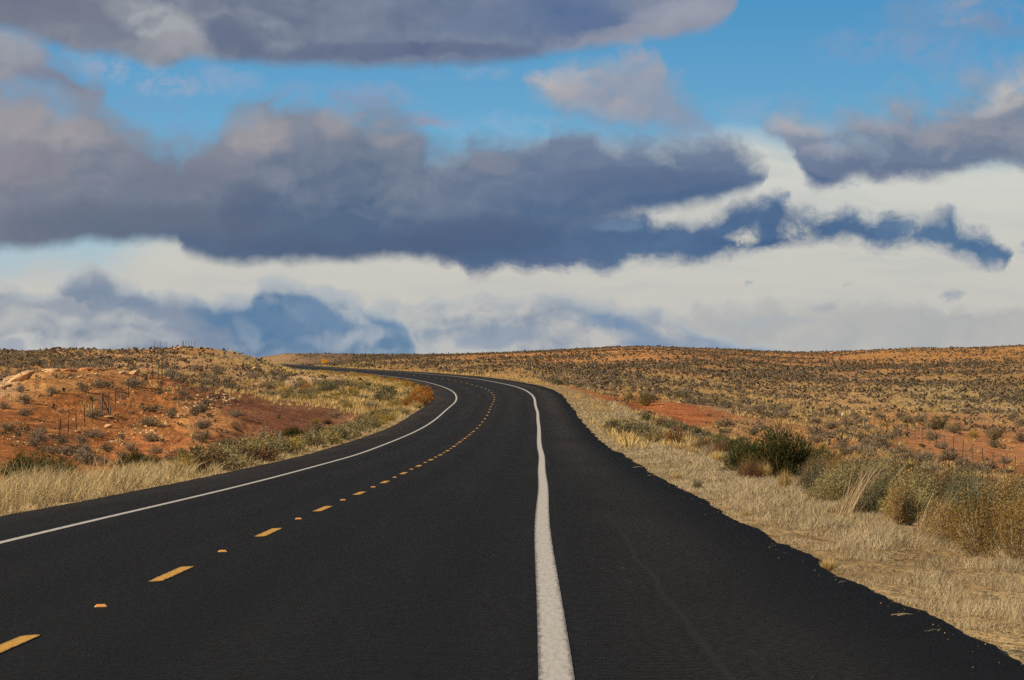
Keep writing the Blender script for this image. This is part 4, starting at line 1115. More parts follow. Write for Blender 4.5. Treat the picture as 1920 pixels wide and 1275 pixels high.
RIGHT = [  # px, D, width, height, kind, label
 (1405, 98, 1.5, .95, 'green', 'dark green bush at the left end of the dark green ones'),
 (1462, 93, 2.0, 1.25, 'green', 'tallest dark green bush in the brush strip right of the verge'),
 (1548, 92, 1.1, 0.95, 'green', 'dark green bush just behind the rusty seed bushes'),
 (1512, 96, 0.9, 0.95, 'green', 'narrow green bush between two wider dark green bushes'),
 (1705, 84, 0.95, 0.95, 'green', 'rounded green bush rising behind the grey brush near the fence end'),
 (1392, 108, 1.1, 0.8, 'greyg', 'grey green brush tapering off the left end of the dark green bushes'),
 (1530, 73, 0.75, 0.8, 'greyg', 'grey green brush behind the short grass bunch'),
 (1620, 80, 1.2, 0.95, 'greyg', 'broad grey green brush behind the leaning pale stalks'),
 (1668, 74, 1.05, 0.98, 'greyg', 'grey green brush right of the leaning pale stalks'),
 (1745, 74, 0.9, 0.82, 'greyg', 'grey green brush below the rounded green bush'),
 (1890, 78, 1.0, 0.8, 'greyg', 'grey green brush at the right end of the strip, top level with the fence feet'),
 (1700, 55, 0.45, 0.55, 'greyg', 'thin bluish grey plant between the two golden seed bushes'),
 (1600, 75, 0.65, 0.76, 'seed', 'upright rusty seed bush in front of the dark green bushes'),
 (1535, 77, 0.5, 0.62, 'seed', 'small rusty seed bush left of the upright one'),
 (1685, 55, 0.62, 0.62, 'seed', 'orange seed bush right of the leaning pale stalks'),
 (1772, 48, 0.75, 0.62, 'seed', 'golden seed bush with a loose left side at the grass edge'),
 (1838, 43.5, 0.95, 0.74, 'seed', 'widest golden seed bush at the edge of the short grass'),
 (1905, 41, 0.8, 0.7, 'seed', 'golden seed bush farthest right by the short grass'),
 (1880, 57, 1.1, 0.85, 'seed', 'golden brown seed bush behind the widest one'),
 (1780, 66, 1.4, 0.85, 'dead', 'tangled brown dead weeds behind the golden seed bushes'),
 (1860, 63, 1.7, 0.92, 'dead', 'big heap of brown dead weeds at the right of the brush strip'),
 (1925, 58, 1.2, 1.02, 'dead', 'dark brown dead weeds with bare branches at the right edge'),
 (1720, 63, 1.0, 0.75, 'dead', 'brown dead weeds below the rounded green bush'),
 (1655, 64, 0.7, 0.6, 'dead', 'brown dead weeds beside the leaning pale stalks'),
 (1350, 136, 1.3, .75, 'dead', 'brown dead weeds in front of the dark rusty bush'),
 (1410, 90, 0.95, 0.6, 'dead', 'straw brown weeds at the foot of the dark green bushes'),
 (1318, 150, 1.1, .7, 'dead', 'brown weeds just right of the dark rusty bush'),
 (1262, 166, 1.35, .85, 'rustd', 'dark rusty brown bush standing in front of the red soil hump'),
 (1225, 172, 1.6, .85, 'olive', 'olive bush left of the dark rusty brown bush'),
 (1178, 190, 1.9, .95, 'greenm', 'dull green bush at the verge below the red soil hump'),
 (1208, 182, 1.6, .95, 'greyg', 'grey green bush between the verge and the olive bush'),
 (1148, 208, 1.3, .75, 'greenm', 'low dull green bush where the brush strip begins'),
 (1210, 356, 2.1, 1.45, 'yell', 'round yellow green bush beside the red soil hump'),
 (1180, 362, 1.2, .9, 'yell', 'smaller yellow bush touching the round yellow green one'),
 (1045, 440, 2.1, .85, 'greyg', 'dark brush by the far shoulder, between the two delineator posts'),
 (1308, 74, .28, .26, 'greyg', 'little silvery plant alone in the short verge grass'),
 (1845, 128, 1.1, .8, 'greyb', 'dark round bush between the golden grass and the fence'),
 (1655, 285, 2.2, 1.25, 'greyb', 'big dark grey bush on the bare ground before the fence brace'),
 (1690, 272, 1.6, 1.0, 'greyb', 'dark grey bush at the fence side of the biggest grey bush'),
 (1500, 262, 1.5, .8, 'greyb', 'dark grey bush above the dark green bushes on bare soil'),
 (1735, 250, 1.7, .9, 'greyb', 'twiggy grey bush under the fence line'),
 (1590, 378, 2.2, 1.35, 'greyb', 'dark bush standing in the fence left of the brace'),
 (1756, 400, 3.2, 1.7, 'olive', 'tall olive bush beyond the fence at the edge of the sandy wash'),
 (1700, 425, 2.4, 1.0, 'olive', 'low olive brush beyond the fence brace'),
 (1790, 385, 2.2, 1.2, 'olive', 'olive brush right of the tall olive bush'),
 (1865, 368, 2.5, 1.45, 'olive', 'wide olive bush by the golden shrub beyond the wash'),
 (1825, 366, 1.7, .95, 'goldb', 'golden shrub at the far edge of the sandy wash'),
 (1655, 405, 1.8, .6, 'goldb', 'low golden shrub just beyond the fence brace'),
 (1613, 412, 1.5, .8, 'olive', 'dark olive bush touching the fence left of the brace'),
 (1915, 372, 2.0, 1.1, 'greyb', 'grey bush at the right edge beyond the wash'),
]
LEFT = [
 (55, 118, 2.0, 1.0, 'green', 'dark green bush behind the tall grass at the left edge'),
 (105, 128, 1.5, .85, 'green', 'dark green bush right of the leftmost one'),
 (20, 150, 1.6, .6, 'yell', 'pale yellow green bush at the left edge of the red soil'),
 (255, 158, 1.1, .85, 'green', 'dark green bush peaking above the grass under the fence brace'),
 (285, 160, 1.3, .6, 'green', 'low dark green bush right of the peaked one'),
 (235, 156, .8, .6, 'green', 'small dark green bush left of the peaked one'),
 (135, 168, 1.2, .5, 'rust', 'rusty weeds under the left fence'),
 (340, 168, 1.2, .55, 'rust', 'rusty weeds between the mound foot and the grass'),
 (478, 178, 1.2, .65, 'goldb', 'mustard yellow bush beside the grey roadside post'),
 (610, 205, 1.0, .65, 'goldb', 'mustard yellow bush at the shoulder below the dark bank'),
 (500, 208, 1.8, .6, 'greyb', 'dark grey bush behind the roadside post'),
 (595, 232, 2.0, .75, 'greyg', 'grey green bush at the foot of the dark bank'),
 (550, 225, 1.6, .7, 'green', 'dark green brush at the foot of the dark bank'),
 (430, 200, 2.2, .8, 'greyg', 'grey green brush at the right foot of the red mound'),
 (575, 395, 1.4, 1.1, 'rust', 'lone round rust coloured bush below the sandy hill'),
 (540, 372, 2.0, .8, 'yell', 'yellow grass bush left of the lone rust bush'),
 (615, 385, 2.6, 1.3, 'greyg', 'large grey green bush right of the lone rust bush'),
 (590, 265, 1.0, .35, 'goldb', 'low tan bush on the dark bank'),
 (614, 268, 1.0, .5, 'dead', 'small grey brown bush on the dark bank'),
]
SPEC = {'greenm': ('green_bush', 'bush', M_GREENM, M_TWIG, MIDB, (601, 602)), 'green': ('green_bush', 'bush', M_GREEN, M_BROWN, GREEN, (501, 502, 503)), 'greyg': ('grey_green_bush', 'bush', M_GREYG, M_TWIG, GREYB, (511, 512, 513)),
        'seed': ('seed_bush', 'bush', M_SEED, M_STALK, SEEDB, (521, 522, 523)), 'dead': ('dead_bush', 'dry bush', M_BROWN, M_BROWN, DEADB, (531, 532, 533)),
        'rustd': ('rusty_bush', 'bush', M_BROWN, M_RUST, MIDB, (541,)), 'olive': ('olive_bush', 'bush', M_OLIVE, M_TWIG, MIDB, (551, 552, 553)),
        'yell': ('yellow_bush', 'bush', M_OLIVE, M_YELL2, ROUND, (561, 562)), 'goldb': ('golden_shrub', 'bush', M_YELL2, M_BROWN, MIDB, (571, 572)),
        'greyb': ('grey_bush', 'bush', M_SAGE, M_TWIG, MIDB, (581, 582, 583)), 'rust': ('rust_bush', 'weeds', M_RUST, M_BROWN, MIDB, (591, 592))}
cnt = {}
for (px, D, w, h, kd, lb) in RIGHT + LEFT:
    nm, cat, mf, ms, kw, seeds = SPEC[kd]
    c = cnt.get(kd, 0); cnt[kd] = c + 1
    plant(nm, cat, lb, None, px, D, (w, w, h), 'foliage', 'stems', seeds[c % len(seeds)], mf, ms, kw)

# leaning pale stalks: a clump of tall bare stems tilting right
for (px, D, R_, H_, ln_, n_, lb) in [(1592, 60, .26, 1.0, .55, 150, 'clump of tall pale stalks leaning right at the grass edge'),
                                      (1732, 51, .18, .7, .5, 45, 'sparse pale stalks leaning right beside the golden seed bushes'),
                                      (1640, 70, .45, .85, .4, 140, 'loose pale stalks leaning right in the grey brush'),
                                      (1800, 60, .5, .8, .5, 140, 'straw coloured stalks leaning right over the dead weeds')]:
    v, f, t = bunch(int(px), n_, R_, H_, .008, lean=ln_, base=.8, bow=.03, lv=.16)
    o = link('leaning_stalks', to_mesh('leaning_stalks', v, f, t, M_STALK), None, gnd(px, D)); tag(o, lb, 'dry stalks')
# bunch grasses
BG = [(1472, 79, .42, .5, 'pale bunch grass at the foot of the tallest green bush'), (1408, 97, .7, .68, 'tall pale bunch grass leaning against the dark green bushes'),
      (1432, 92, .5, .5, 'pale bunch grass between the green bushes and the verge'), (1275, 150, .9, .38, 'pale tall grass left of the brown weeds'),
      (1295, 142, .8, .35, 'pale tall grass below the dark rusty bush'), (1160, 218, 1.0, .32, 'pale grass patch beside the grey green bushes'),
      (1345, 122, .8, .45, 'straw bunch grass at the edge of the brown weeds'), (1800, 122, 1.2, .6, 'golden bunch grass before the dark round bush'),
      (1850, 112, 1.1, .6, 'golden bunch grass in front of the fence feet'), (1740, 150, 1.3, .6, 'golden bunch grass behind the green bush by the fence'),
      (1640, 345, 1.4, .7, 'pale bunch grass under the fence brace'), (1610, 335, 1.2, .6, 'pale bunch grass left of the fence brace'),
      (780, 322, 1.6, .75, 'bright straw grass at the tip of the inside curve'), (755, 300, 1.5, .7, 'bright straw grass below the rust weeds on the curve'),
      (735, 285, 1.5, .6, 'straw grass at the shoulder above the dark bushes'), (1553, 36.5, .22, .13, 'short green brown grass tuft on the asphalt edge'),
      (1400, 55, .2, .12, 'small brown grass tuft on the asphalt edge'), (1270, 88, .3, .16, 'brown green grass tuft where the asphalt bends')]
for j, (px, D, w, h, lb) in enumerate(BG):
    key = 'bunch%d' % (j % 3)
    me = bpy.data.meshes.get(key) or to_mesh(key, *bunch(700 + j % 3, 420, .5, 1.0, .012, base=.4), M_STRAW if j != 15 else M_STRAW)
    me.name = key
    o = link('bunch_grass', me, None, gnd(px, D), j * 1.3, (w, w, h)); tag(o, lb, 'grass tuft')

# rows of bushes behind the left verge grass and inside the curve: repeats of four kinds
r2 = np.random.default_rng(77)


def row(n, gen, kinds, group, text, key):
    pro = {}
    for i in range(n):
        px, D, w, h = gen(i)
        kd = kinds[int(r2.integers(0, len(kinds)))]
        nm, cat, mf, ms, kw, seeds = SPEC[kd]
        kw2 = dict(kw); kw2.update(nst=70, nlf=700, ll=.10, lw=.036, sw=.018, clump=0)
        j = int(r2.integers(0, 3)); k_ = (kd, j)
        if k_ not in pro: pro[k_] = whole(nm, 900 + hash_(kd) + j, mf, **kw2)
        p = gnd(px, D); p.z -= .03
        o = link(nm, pro[k_], None, p, r2.uniform(0, 6.28), (w, w, h))
        tag(o, '%s %s' % (KTXT[kd], text), cat, '%s %s' % (KPL[kd], group))


def hash_(s): return sum(ord(c) * (i + 3) for i, c in enumerate(s)) % 400


KTXT = {'greenm': 'dull green bush', 'seed': 'golden brown seed bush', 'greyg': 'grey green bush', 'olive': 'pale olive bush', 'yell': 'yellow green bush', 'greyb': 'dark grey bush', 'rust': 'rust orange weed clump', 'goldb': 'mustard bush', 'dead': 'brown dead weed', 'green': 'dark green bush'}
KPL = {'greenm': 'dull green bushes', 'seed': 'golden brown seed bushes', 'greyg': 'grey green bushes', 'olive': 'olive bushes', 'yell': 'yellow green bushes', 'greyb': 'grey bushes', 'rust': 'rust weeds', 'goldb': 'mustard bushes', 'dead': 'dead weeds', 'green': 'dark green bushes'}


def gen_left(i):
    s = 118 * (300 / 118.0) ** ((i + r2.uniform(0, 1)) / 90.0)
    p = road(s, OL - .75 - 2.0 * r2.uniform(0, 1) ** 1.2)
    return 960 + F * p[0] / p[1], p[1], r2.uniform(1.0, 1.9), r2.uniform(.55, .85)


row(90, gen_left, ['olive', 'olive', 'olive', 'greyg', 'olive', 'dead', 'goldb'], 'lining the shoulder', 'in the row lining the shoulder below the red mound', 'l')


def gen_in(i):
    while True:
        D = r2.uniform(318, 440); px = r2.uniform(490, 812)
        x = (px - 960) / F * D; lt = float(lat_of(x, D)[0])
        if lt > .8 and (D > 330 or px > 640): return px, D, r2.uniform(1.0, 2.2), r2.uniform(.45, .9)


row(95, gen_in, ['olive', 'yell', 'yell', 'olive', 'greyg', 'goldb'], 'inside the curve', 'in the scrub inside the curve of the road', 'i')


def gen_rust(i):
    s = r2.uniform(325, 400); p = road(s, OL - .4 - 1.3 * r2.uniform(0, 1)); return 960 + F * p[0] / p[1], p[1], r2.uniform(1.1, 1.9), r2.uniform(.55, .95)


row(34, gen_rust, ['rust'], 'on the inside of the bend', 'at the asphalt edge on the inside of the bend', 'r')


def gen_rust2(i):
    s = r2.uniform(430, 640); p = road(s, OL - .3 - 1.8 * r2.uniform(0, 1)); return 960 + F * p[0] / p[1], p[1], r2.uniform(1.4, 3.0), r2.uniform(.35, .6)


row(56, gen_rust2, ['rust', 'goldb', 'goldb'], 'beyond the bend', 'along the road beyond the bend near the pennant sign', 'r2')


def gen_rside(i):
    s = r2.uniform(120, 260); p = road(s, OR + 4.6 + 3.0 * r2.uniform(0, 1)); return 960 + F * p[0] / p[1], p[1], r2.uniform(.9, 1.7), r2.uniform(.45, .8)


row(54, gen_rside, ['greenm', 'dead', 'greenm', 'greyb', 'greyg'], 'in the brush strip', 'in the brush strip beyond the verge, below the red hump', 'rs')


def gen_rn(i):
    D = r2.uniform(66, 120); px = r2.uniform(1560, 1940); return px, D, r2.uniform(.8, 1.3), r2.uniform(.45, .75)


row(60, gen_rn, ['dead', 'greyg', 'dead', 'dead', 'seed', 'greyb'], 'behind the brush strip', 'behind the golden seed bushes on the right', 'rn')


# the continuous bank of brush along the foot of the verge
LOWB = [(1290, 170), (1340, 135), (1400, 98), (1450, 88), (1500, 76), (1600, 59), (1700, 54), (1800, 45.5), (1930, 38.5)]


def gen_bank(i):
    px = r2.uniform(1290, 1935) if i % 3 else r2.uniform(1480, 1935)
    D = np.interp(px, [q[0] for q in LOWB], [q[1] for q in LOWB]) * ((1.22 if px < 1510 else 1.04 if px < 1700 else 1.16) + .62 * r2.uniform(0, 1) ** 1.3)
    w = r2.uniform(.6, 1.1) * (1.25 if D > 90 else 1); h = r2.uniform(.45, .72) if D > 90 else r2.uniform(.42, .86)
    return px, float(D), w, h


BK = {'greyg': GREYB, 'dead': DEADB, 'seed': SEEDB, 'green': GREEN, 'olive': dict(GREYB, ll=.06, lw=.018)}
BKT = {'greyg': 'grey green brush', 'dead': 'brown dead brush', 'seed': 'golden seed brush', 'green': 'dark green brush', 'olive': 'dull olive brush'}
pro = {}
for i in range(150):
    px, D, w, h = gen_bank(i)
    if px < 1480: kd = ['green', 'olive', 'dead', 'greyg', 'green', 'dead'][int(r2.integers(0, 6))]
    else: kd = ['greyg', 'dead', 'dead', 'olive', 'greyg', 'seed', 'olive', 'dead'][int(r2.integers(0, 8))]
    nm, cat, mf, ms, kw, seeds = SPEC[kd]
    kw2 = dict(BK[kd]); j = int(r2.integers(0, 3)); k_ = (kd, j)
    if k_ not in pro:
        kw2['lean'] = .22; kw2['rnd'] = .38; pro[k_] = whole(nm, 1300 + hash_(kd) + j, mf, **kw2)
    p = gnd(px, D); p.z -= .03
    o = link(nm, pro[k_], None, p, r2.uniform(-.5, .5), (w, w, h))
    where = 'in the dense bank around the tallest green bush' if px < 1480 else 'in the dense bank at the foot of the verge'
    tag(o, '%s %s' % (BKT[kd], where), cat, '%s %s' % (BKT[kd], where))
sp_, n_sp = [], 60
for i in range(n_sp):
    px, D, w, h = gen_bank(i)
    sp_.append((px, D, h * 1.15))
sp_ = np.array(sp_); xs_ = (sp_[:, 0] - 960) / F * sp_[:, 1]
scatter('loose_dry_stems', [bunch(820 + i, 26, .45, 1.0, .007, lean=.35, base=.7, bow=.04, lv=.25) for i in range(4)],
        np.stack([xs_, sp_[:, 1], zat(xs_, sp_[:, 1])], 1), r2.uniform(-.4, .4, n_sp), np.stack([np.ones(n_sp)] * 2 + [sp_[:, 2]], 1), M_STALK,
        label='thin pale dry stems poking out of the brush beside the verge', cat='dry stems')


# ================================================================ rocks
def stone_mesh(name, seed, mat, n=26, flat=0.5, ang=True):
    import bmesh
    rng = np.random.default_rng(seed)
    P = rng.normal(size=(n, 3)); P = unit(P) * rng.uniform(.75, 1.0, (n, 1)) * np.array([.5, .38, .5 * flat])
    P[:, 2] = np.clip(P[:, 2], -.5 * flat * .7, .5 * flat * .62)
    P[:, 0] += P[:, 2] * rng.uniform(-.6, .6)
    bm = bmesh.new()
    for p in P: bm.verts.new(p)
    r = bmesh.ops.convex_hull(bm, input=bm.verts)
    bmesh.ops.delete(bm, geom=[e for e in r.get('geom_interior', []) if isinstance(e, bmesh.types.BMVert)], context='VERTS')
    bmesh.ops.bevel(bm, geom=bm.edges[:], offset=.018, segments=1, affect='EDGES')
    bmesh.ops.triangulate(bm, faces=bm.faces)
    me = bpy.data.meshes.new(name); bm.to_mesh(me); bm.free(); me.materials.append(mat)
    return me


def rock_mat(name, a, b):
    m, q, out = new_mat(name)
    geo = q.n('ShaderNodeTexCoord').outputs['Object']
    oi = q.n('ShaderNodeObjectInfo').outputs['Random']
    lay = q.noise(q.vm('MULTIPLY', geo, (1, 1, 5)), 4.0, 6.0, 0.6)
    n2 = q.noise(geo, 9.0, 5.0, 0.65)
    c = q.mix(q.rng(lay, .35, .68), a, b)
    c = q.vm('SCALE', c, q.m('ADD', .8, q.m('MULTIPLY', oi, .35)))
    c = q.mix(q.rng(n2, .58, .75, 0, .5), c, tuple(v * .45 for v in a))
    pbsdf(q, out, c, .92, q.m('ADD', lay, n2), .8, .06, spec=.15)
    return m


M_ROCK = rock_mat('sandstone', (.52, .29, .135), (.60, .40, .22))
M_ROCKD = rock_mat('red_sandstone', (.36, .15, .06), (.52, .27, .12))
M_PALE = rock_mat('pale_stone', (.56, .35, .175), (.66, .46, .27))
ROCKS = [  # px, D, width m, height factor, depth factor, tilt (deg), yaw, mat, label
 (38, 262, 2.3, .42, .8, 24, 0, M_ROCK, 'big tilted sandstone slab at the left crest of the red mound'),
 (8, 258, 1.2, .35, .8, 8, 40, M_ROCK, 'half buried slab lying low at the left of the tilted slab'),
 (95, 276, 1.6, .34, .7, 4, 0, M_ROCK, 'flat sandstone ledge on the crest right of the tilted slab'),
 (128, 278, 1.5, .30, .7, -3, 12, M_ROCKD, 'golden sandstone ledge in the middle of the crest'),
 (160, 281, 1.4, .32, .7, 3, -10, M_ROCKD, 'ochre ledge with a dark gap below on the crest'),
 (185, 283, 1.3, .28, .7, -4, 20, M_ROCKD, 'dark red ledge at the right of the ochre ledge'),
 (208, 286, 1.0, .28, .7, 5, 5, M_ROCKD, 'small red ledge between the ochre ledges and the pale block'),
 (252, 283, 1.2, .5, .8, 14, -15, M_ROCK, 'pale sandstone block near the fence on the crest'),
 (163, 272, .55, .4, .7, 8, 30, M_ROCK, 'flat stone just under the ochre ledge'),
 (150, 269, .6, .35, .7, 6, -20, M_ROCK, 'flat stone below and left of the ochre ledge'),
 (228, 281, .8, .4, .8, 5, 60, M_PALE, 'whitish broken stone left of the pale block'),
 (203, 236, .55, .75, .8, 32, 10, M_PALE, 'white upright stone tipped right above the fence brace'),
 (203, 242, .85, .3, .8, 5, 0, M_PALE, 'flat pale slab behind the tipped white stone'),
 (222, 243, .8, .22, .8, -6, 0, M_ROCKD, 'thin dark edged slab right of the flat pale slab'),
 (422, 287, .75, .32, .8, 0, 0, M_PALE, 'pale flat stone at the top of the stony gully beside the dark bank'),
 (367, 262, .6, .35, .8, 8, 20, M_PALE, 'pale flat stone left of the stony gully'),
 (180, 232, .55, .4, .8, 10, 15, M_ROCK, 'tan stone left of the fence brace'),
 (146, 226, .5, .4, .8, 5, 45, M_ROCK, 'tan stone beside the leftmost fence posts'),
 (15, 214, .6, .3, .8, 0, 0, M_ROCKD, 'dark red slab low on the mound at the left edge'),
 (68, 212, .55, .35, .8, 6, 25, M_PALE, 'cream stone low on the left of the mound'),
 (105, 218, .5, .35, .8, -8, 10, M_PALE, 'cream stone in the middle of the mound foot'),
 (340, 262, .45, .35, .8, 0, 0, M_PALE, 'small cream stone midway up the gully'),
 (1545, 250, .5, .3, .8, 5, 10, M_PALE, 'cream stone on the bare soil behind the green bushes'),
 (1590, 262, .5, .4, .8, 5, 10, M_PALE, 'cream stone left of the big dark grey bush'),
 (1760, 238, .7, .2, .8, 0, 0, M_PALE, 'flat pale stone under the right fence'),
 (1655, 268, .5, .6, .8, 25, 40, M_PALE, 'pale upright stone right of the big dark grey bush'),
 (338, 606, 1.5, .5, .8, 5, 0, M_ROCKD, 'red rock on the skyline between the two groups of fence posts'),
 (478, 520, 1.6, .35, .8, 0, 30, M_PALE, 'pale rock cluster low on the sandy hill'),
 (1565, 985, 3.2, .35, .8, 0, 0, M_ROCKD, 'dark red outcrop on the far right skyline'),
 (1615, 965, 2.6, .35, .8, 0, 0, M_ROCKD, 'small red outcrop right of the bigger one on the far right skyline'),
 (1157, 118, .10, .8, .9, 0, 0, M_ROCKD, 'small dark rock lying alone on the grass verge')]
for j, (px, D, w, hf, df, tl, yw, mt, lb) in enumerate(ROCKS):
    me = stone_mesh('stone', 40 + j, mt, flat=1.0)
    p = gnd(px, D)
    o = link('boulder' if w > .9 else 'stone', me, None, p, 0, (w * 1.08, w * df * 1.2, w * hf * 1.15))
    o.location.z += w * hf * .22
    o.rotation_euler = (0, -math.radians(tl), math.radians(yw)); tag(o, lb, 'rock')

# loose stones: a pale gully running up the mound, and scatter at its foot
r3 = np.random.default_rng(31)
prot = []
for i in range(6):
    me = stone_mesh('tmp_stone', 80 + i, M_PALE, n=11, flat=.8)
    v = np.empty(len(me.vertices) * 3, np.float32); me.vertices.foreach_get('co', v)
    f = np.empty(len(me.polygons) * 3, np.int32); me.polygons.foreach_get('vertices', f)
    prot.append((v.reshape(-1, 3), f.reshape(-1, 3), np.zeros(len(me.polygons)))); bpy.data.meshes.remove(me)


def rubble(name, pts, mat, label):
    pts = np.array(pts); x = (pts[:, 0] - 960) / F * pts[:, 1]; z = zat(x, pts[:, 1]); s = pts[:, 2]
    scatter(name, prot, np.stack([x, pts[:, 1], z + s * .02], 1), r3.uniform(0, 6.28, len(x)), np.stack([s, s, s * .75], 1), mat, label=label, cat='stones')


gul = []
for i in range(420):
    t = r3.uniform(0, 1); px = np.interp(t, [0, .3, .6, 1], [212, 280, 370, 444]); D = np.interp(t, [0, .3, .6, 1], [226, 240, 262, 287])
    gul.append((px + r3.normal() * 8, D + r3.normal() * (3.0 + 2.5 * t), min(.20 * r3.lognormal(0, .5), .7)))
rubble('gully_rubble', gul, M_PALE, 'pale broken stones spilling down the gully in the red mound')
sc2 = []
for i in range(900):
    px = r3.uniform(-20, 330); D = np.interp(r3.uniform(0, 1) ** 1.4, [0, 1], [198, 240]) if r3.uniform() < .6 else r3.uniform(240, 300)
    sc2.append((px, D, min(.12 * r3.lognormal(0, .5), .5)))
for i in range(250): sc2.append((r3.uniform(60, 330), r3.uniform(262, 300), min(.16 * r3.lognormal(0, .5), .6)))
rubble('stone_rubble', sc2, M_ROCK, 'tan stones littering the red mound')
sc3 = [(r3.uniform(1180, 1920), r3.uniform(240, 420), min(.10 * r3.lognormal(0, .5), .35)) for i in range(500)]
sc3 += [(r3.uniform(1200, 1300), r3.uniform(300, 352), min(.08 * r3.lognormal(0, .5), .3)) for i in range(220)]
sc3 += [(r3.uniform(420, 640), r3.uniform(420, 640), min(.14 * r3.lognormal(0, .5), .5)) for i in range(260)]
rubble('ground_gravel', sc3, M_ROCK, 'small stones strewn over the bare soil')
sc4 = []
for i in range(200):
    s = r3.uniform(20, 120); off = OR + r3.normal() * .12 - .05 if r3.uniform() < .9 else r3.uniform(3.9, 6.4)
    p = road(s, off); sc4.append((960 + F * p[0] / p[1], p[1], r3.uniform(.006, .02)))


def debris(name, pts, label):
    pts = np.array(pts); x = (pts[:, 0] - 960) / F * pts[:, 1]; off, s_ = road_side(x, pts[:, 1]); z = road(s_, off)[:, 2]; s = pts[:, 2]
    scatter(name, prot, np.stack([x, pts[:, 1], z + s * .2], 1), r3.uniform(0, 6.28, len(x)), np.stack([s, s, s * .75], 1), M_ROCK, label=label, cat='gravel')


debris('shoulder_gravel', sc4, 'loose gravel along the edge of the asphalt')
# straws blown onto the shoulder
bl = [(1298, 100.5, .34), (1258, 88, .22), (1805, 27.5, .12), (1862, 25.5, .10), (1700, 33, .08)]
for j, (px, D, L) in enumerate(bl):
    x = (px - 960) / F * D; off, s_ = road_side(x, D); off = min(float(off), OR - .12); p = road(float(s_), off)
    B = np.array([[-L / 2, 0, .012]]); T = np.array([[L / 2, .05 * (j - 2) * .3, .02]])
    v, f, i = ribbons(np.random.default_rng(j + 3), np.repeat(B, 3, 0) + np.random.default_rng(j).normal(size=(3, 3)) * (.02, .02, .003), np.repeat(T, 3, 0), .007, .05)
    o = link('blown_straw', to_mesh('blown_straw', v, f, np.full(len(f), .9), M_STALK), None, p, .1 * j)
    tag(o, ['pale straw lying where the shoulder bends toward the camera', 'short straw at the asphalt edge above the pale straw', 'tan straw near the bottom right of the shoulder', 'bright straw closest to the bottom right corner', 'tiny straw below the last brown tuft'][j], 'straw')


# ================================================================ boxes and posts
class MB:
    """collects boxes, bars and tubes and links them as one mesh"""
    def __init__(s): s.v, s.f = [], []

    def box(s, c, d, rot=None, ch=0.0):
        x, y, z = d[0] / 2, d[1] / 2, d[2] / 2
        n = len(s.v)
        pts = [Vector((a * x, b * y, e * z)) for a in (-1, 1) for b in (-1, 1) for e in (-1, 1)]
        for p in pts:
            if rot is not None: p.rotate(rot)
            s.v.append(tuple(p + Vector(c)))
        s.f += [tuple(n + k for k in q) for q in ((0, 1, 3, 2), (4, 6, 7, 5), (0, 4, 5, 1), (2, 3, 7, 6), (0, 2, 6, 4), (1, 5, 7, 3))]
        return s

    def tube(s, a, b, r, seg=8, r2=None):
        a, b = Vector(a), Vector(b); r2 = r if r2 is None else r2
        d = (b - a).normalized(); u = d.orthogonal().normalized(); w = d.cross(u); n = len(s.v)
        for c, rr in ((a, r), (b, r2)):
            for i in range(seg):
                t = 2 * PI * i / seg; s.v.append(tuple(c + (u * math.cos(t) + w * math.sin(t)) * rr))
        for i in range(seg): s.f.append((n + i, n + (i + 1) % seg, n + seg + (i + 1) % seg, n + seg + i))
        s.f.append(tuple(n + i for i in range(seg))[::-1]); s.f.append(tuple(n + seg + i for i in range(seg)))
        return s

    def build(s, name, mat, parent=None, loc=None, rz=0.0):
        me = bpy.data.meshes.new(name); me.from_pydata(s.v, [], s.f); me.update(); me.materials.append(mat)
        return link(name, me, parent, loc, rz)


def flat_mat(name, c, rough=.8, spec=.3, metal=0.0, var=.35):
    m, q, out = new_mat(name)
    geo = q.n('ShaderNodeTexCoord').outputs['Object']
    n = q.noise(q.vm('MULTIPLY', geo, (1, 1, .3)), 22.0, 5.0, .6)
    pbsdf(q, out, q.mix(q.rng(n, .3, .7, 0, var), c, tuple(v * .5 for v in c)), rough, n, .3, .004, spec=spec, metal=metal)
    return m


M_TPOST = flat_mat('rusty_green_steel', (.040, .038, .026), .75)
M_WOOD = flat_mat('weathered_wood', (.16, .125, .10), .9, .1)
M_GALV = flat_mat('grey_steel', (.22, .22, .22), .6, .5, .3)
M_WIRE = flat_mat('fence_wire', (.12, .11, .10), .6, .5, .5)
M_WHITEP = flat_mat('white_plastic', (.75, .74, .72), .6, .4, 0, .1)
M_SIGNO = flat_mat('orange_sign_face', (.62, .24, .012), .55, .4, 0, .22)
M_PLATE = flat_mat('sign_back', (.3, .3, .3), .5, .5, .4)
M_BRACE = flat_mat('grey_brace', (.17, .19, .18), .7, .3)
M_LENS = flat_mat('amber_lens', (.80, .28, .02), .25, .6, 0, .2)
M_CASE = flat_mat('pale_yellow_case', (.78, .60, .36), .6, .4, 0, .2)


def tpost_mesh(h=1.42):
    b = MB(); b.box((0, 0, h / 2 - .12), (.048, .014, h)); b.box((0, .022, h / 2 - .12), (.012, .032, h - .02))
    for k in range(9): b.box((0, -.010, .2 + k * .12), (.03, .010, .02))
    return b


TPM = None


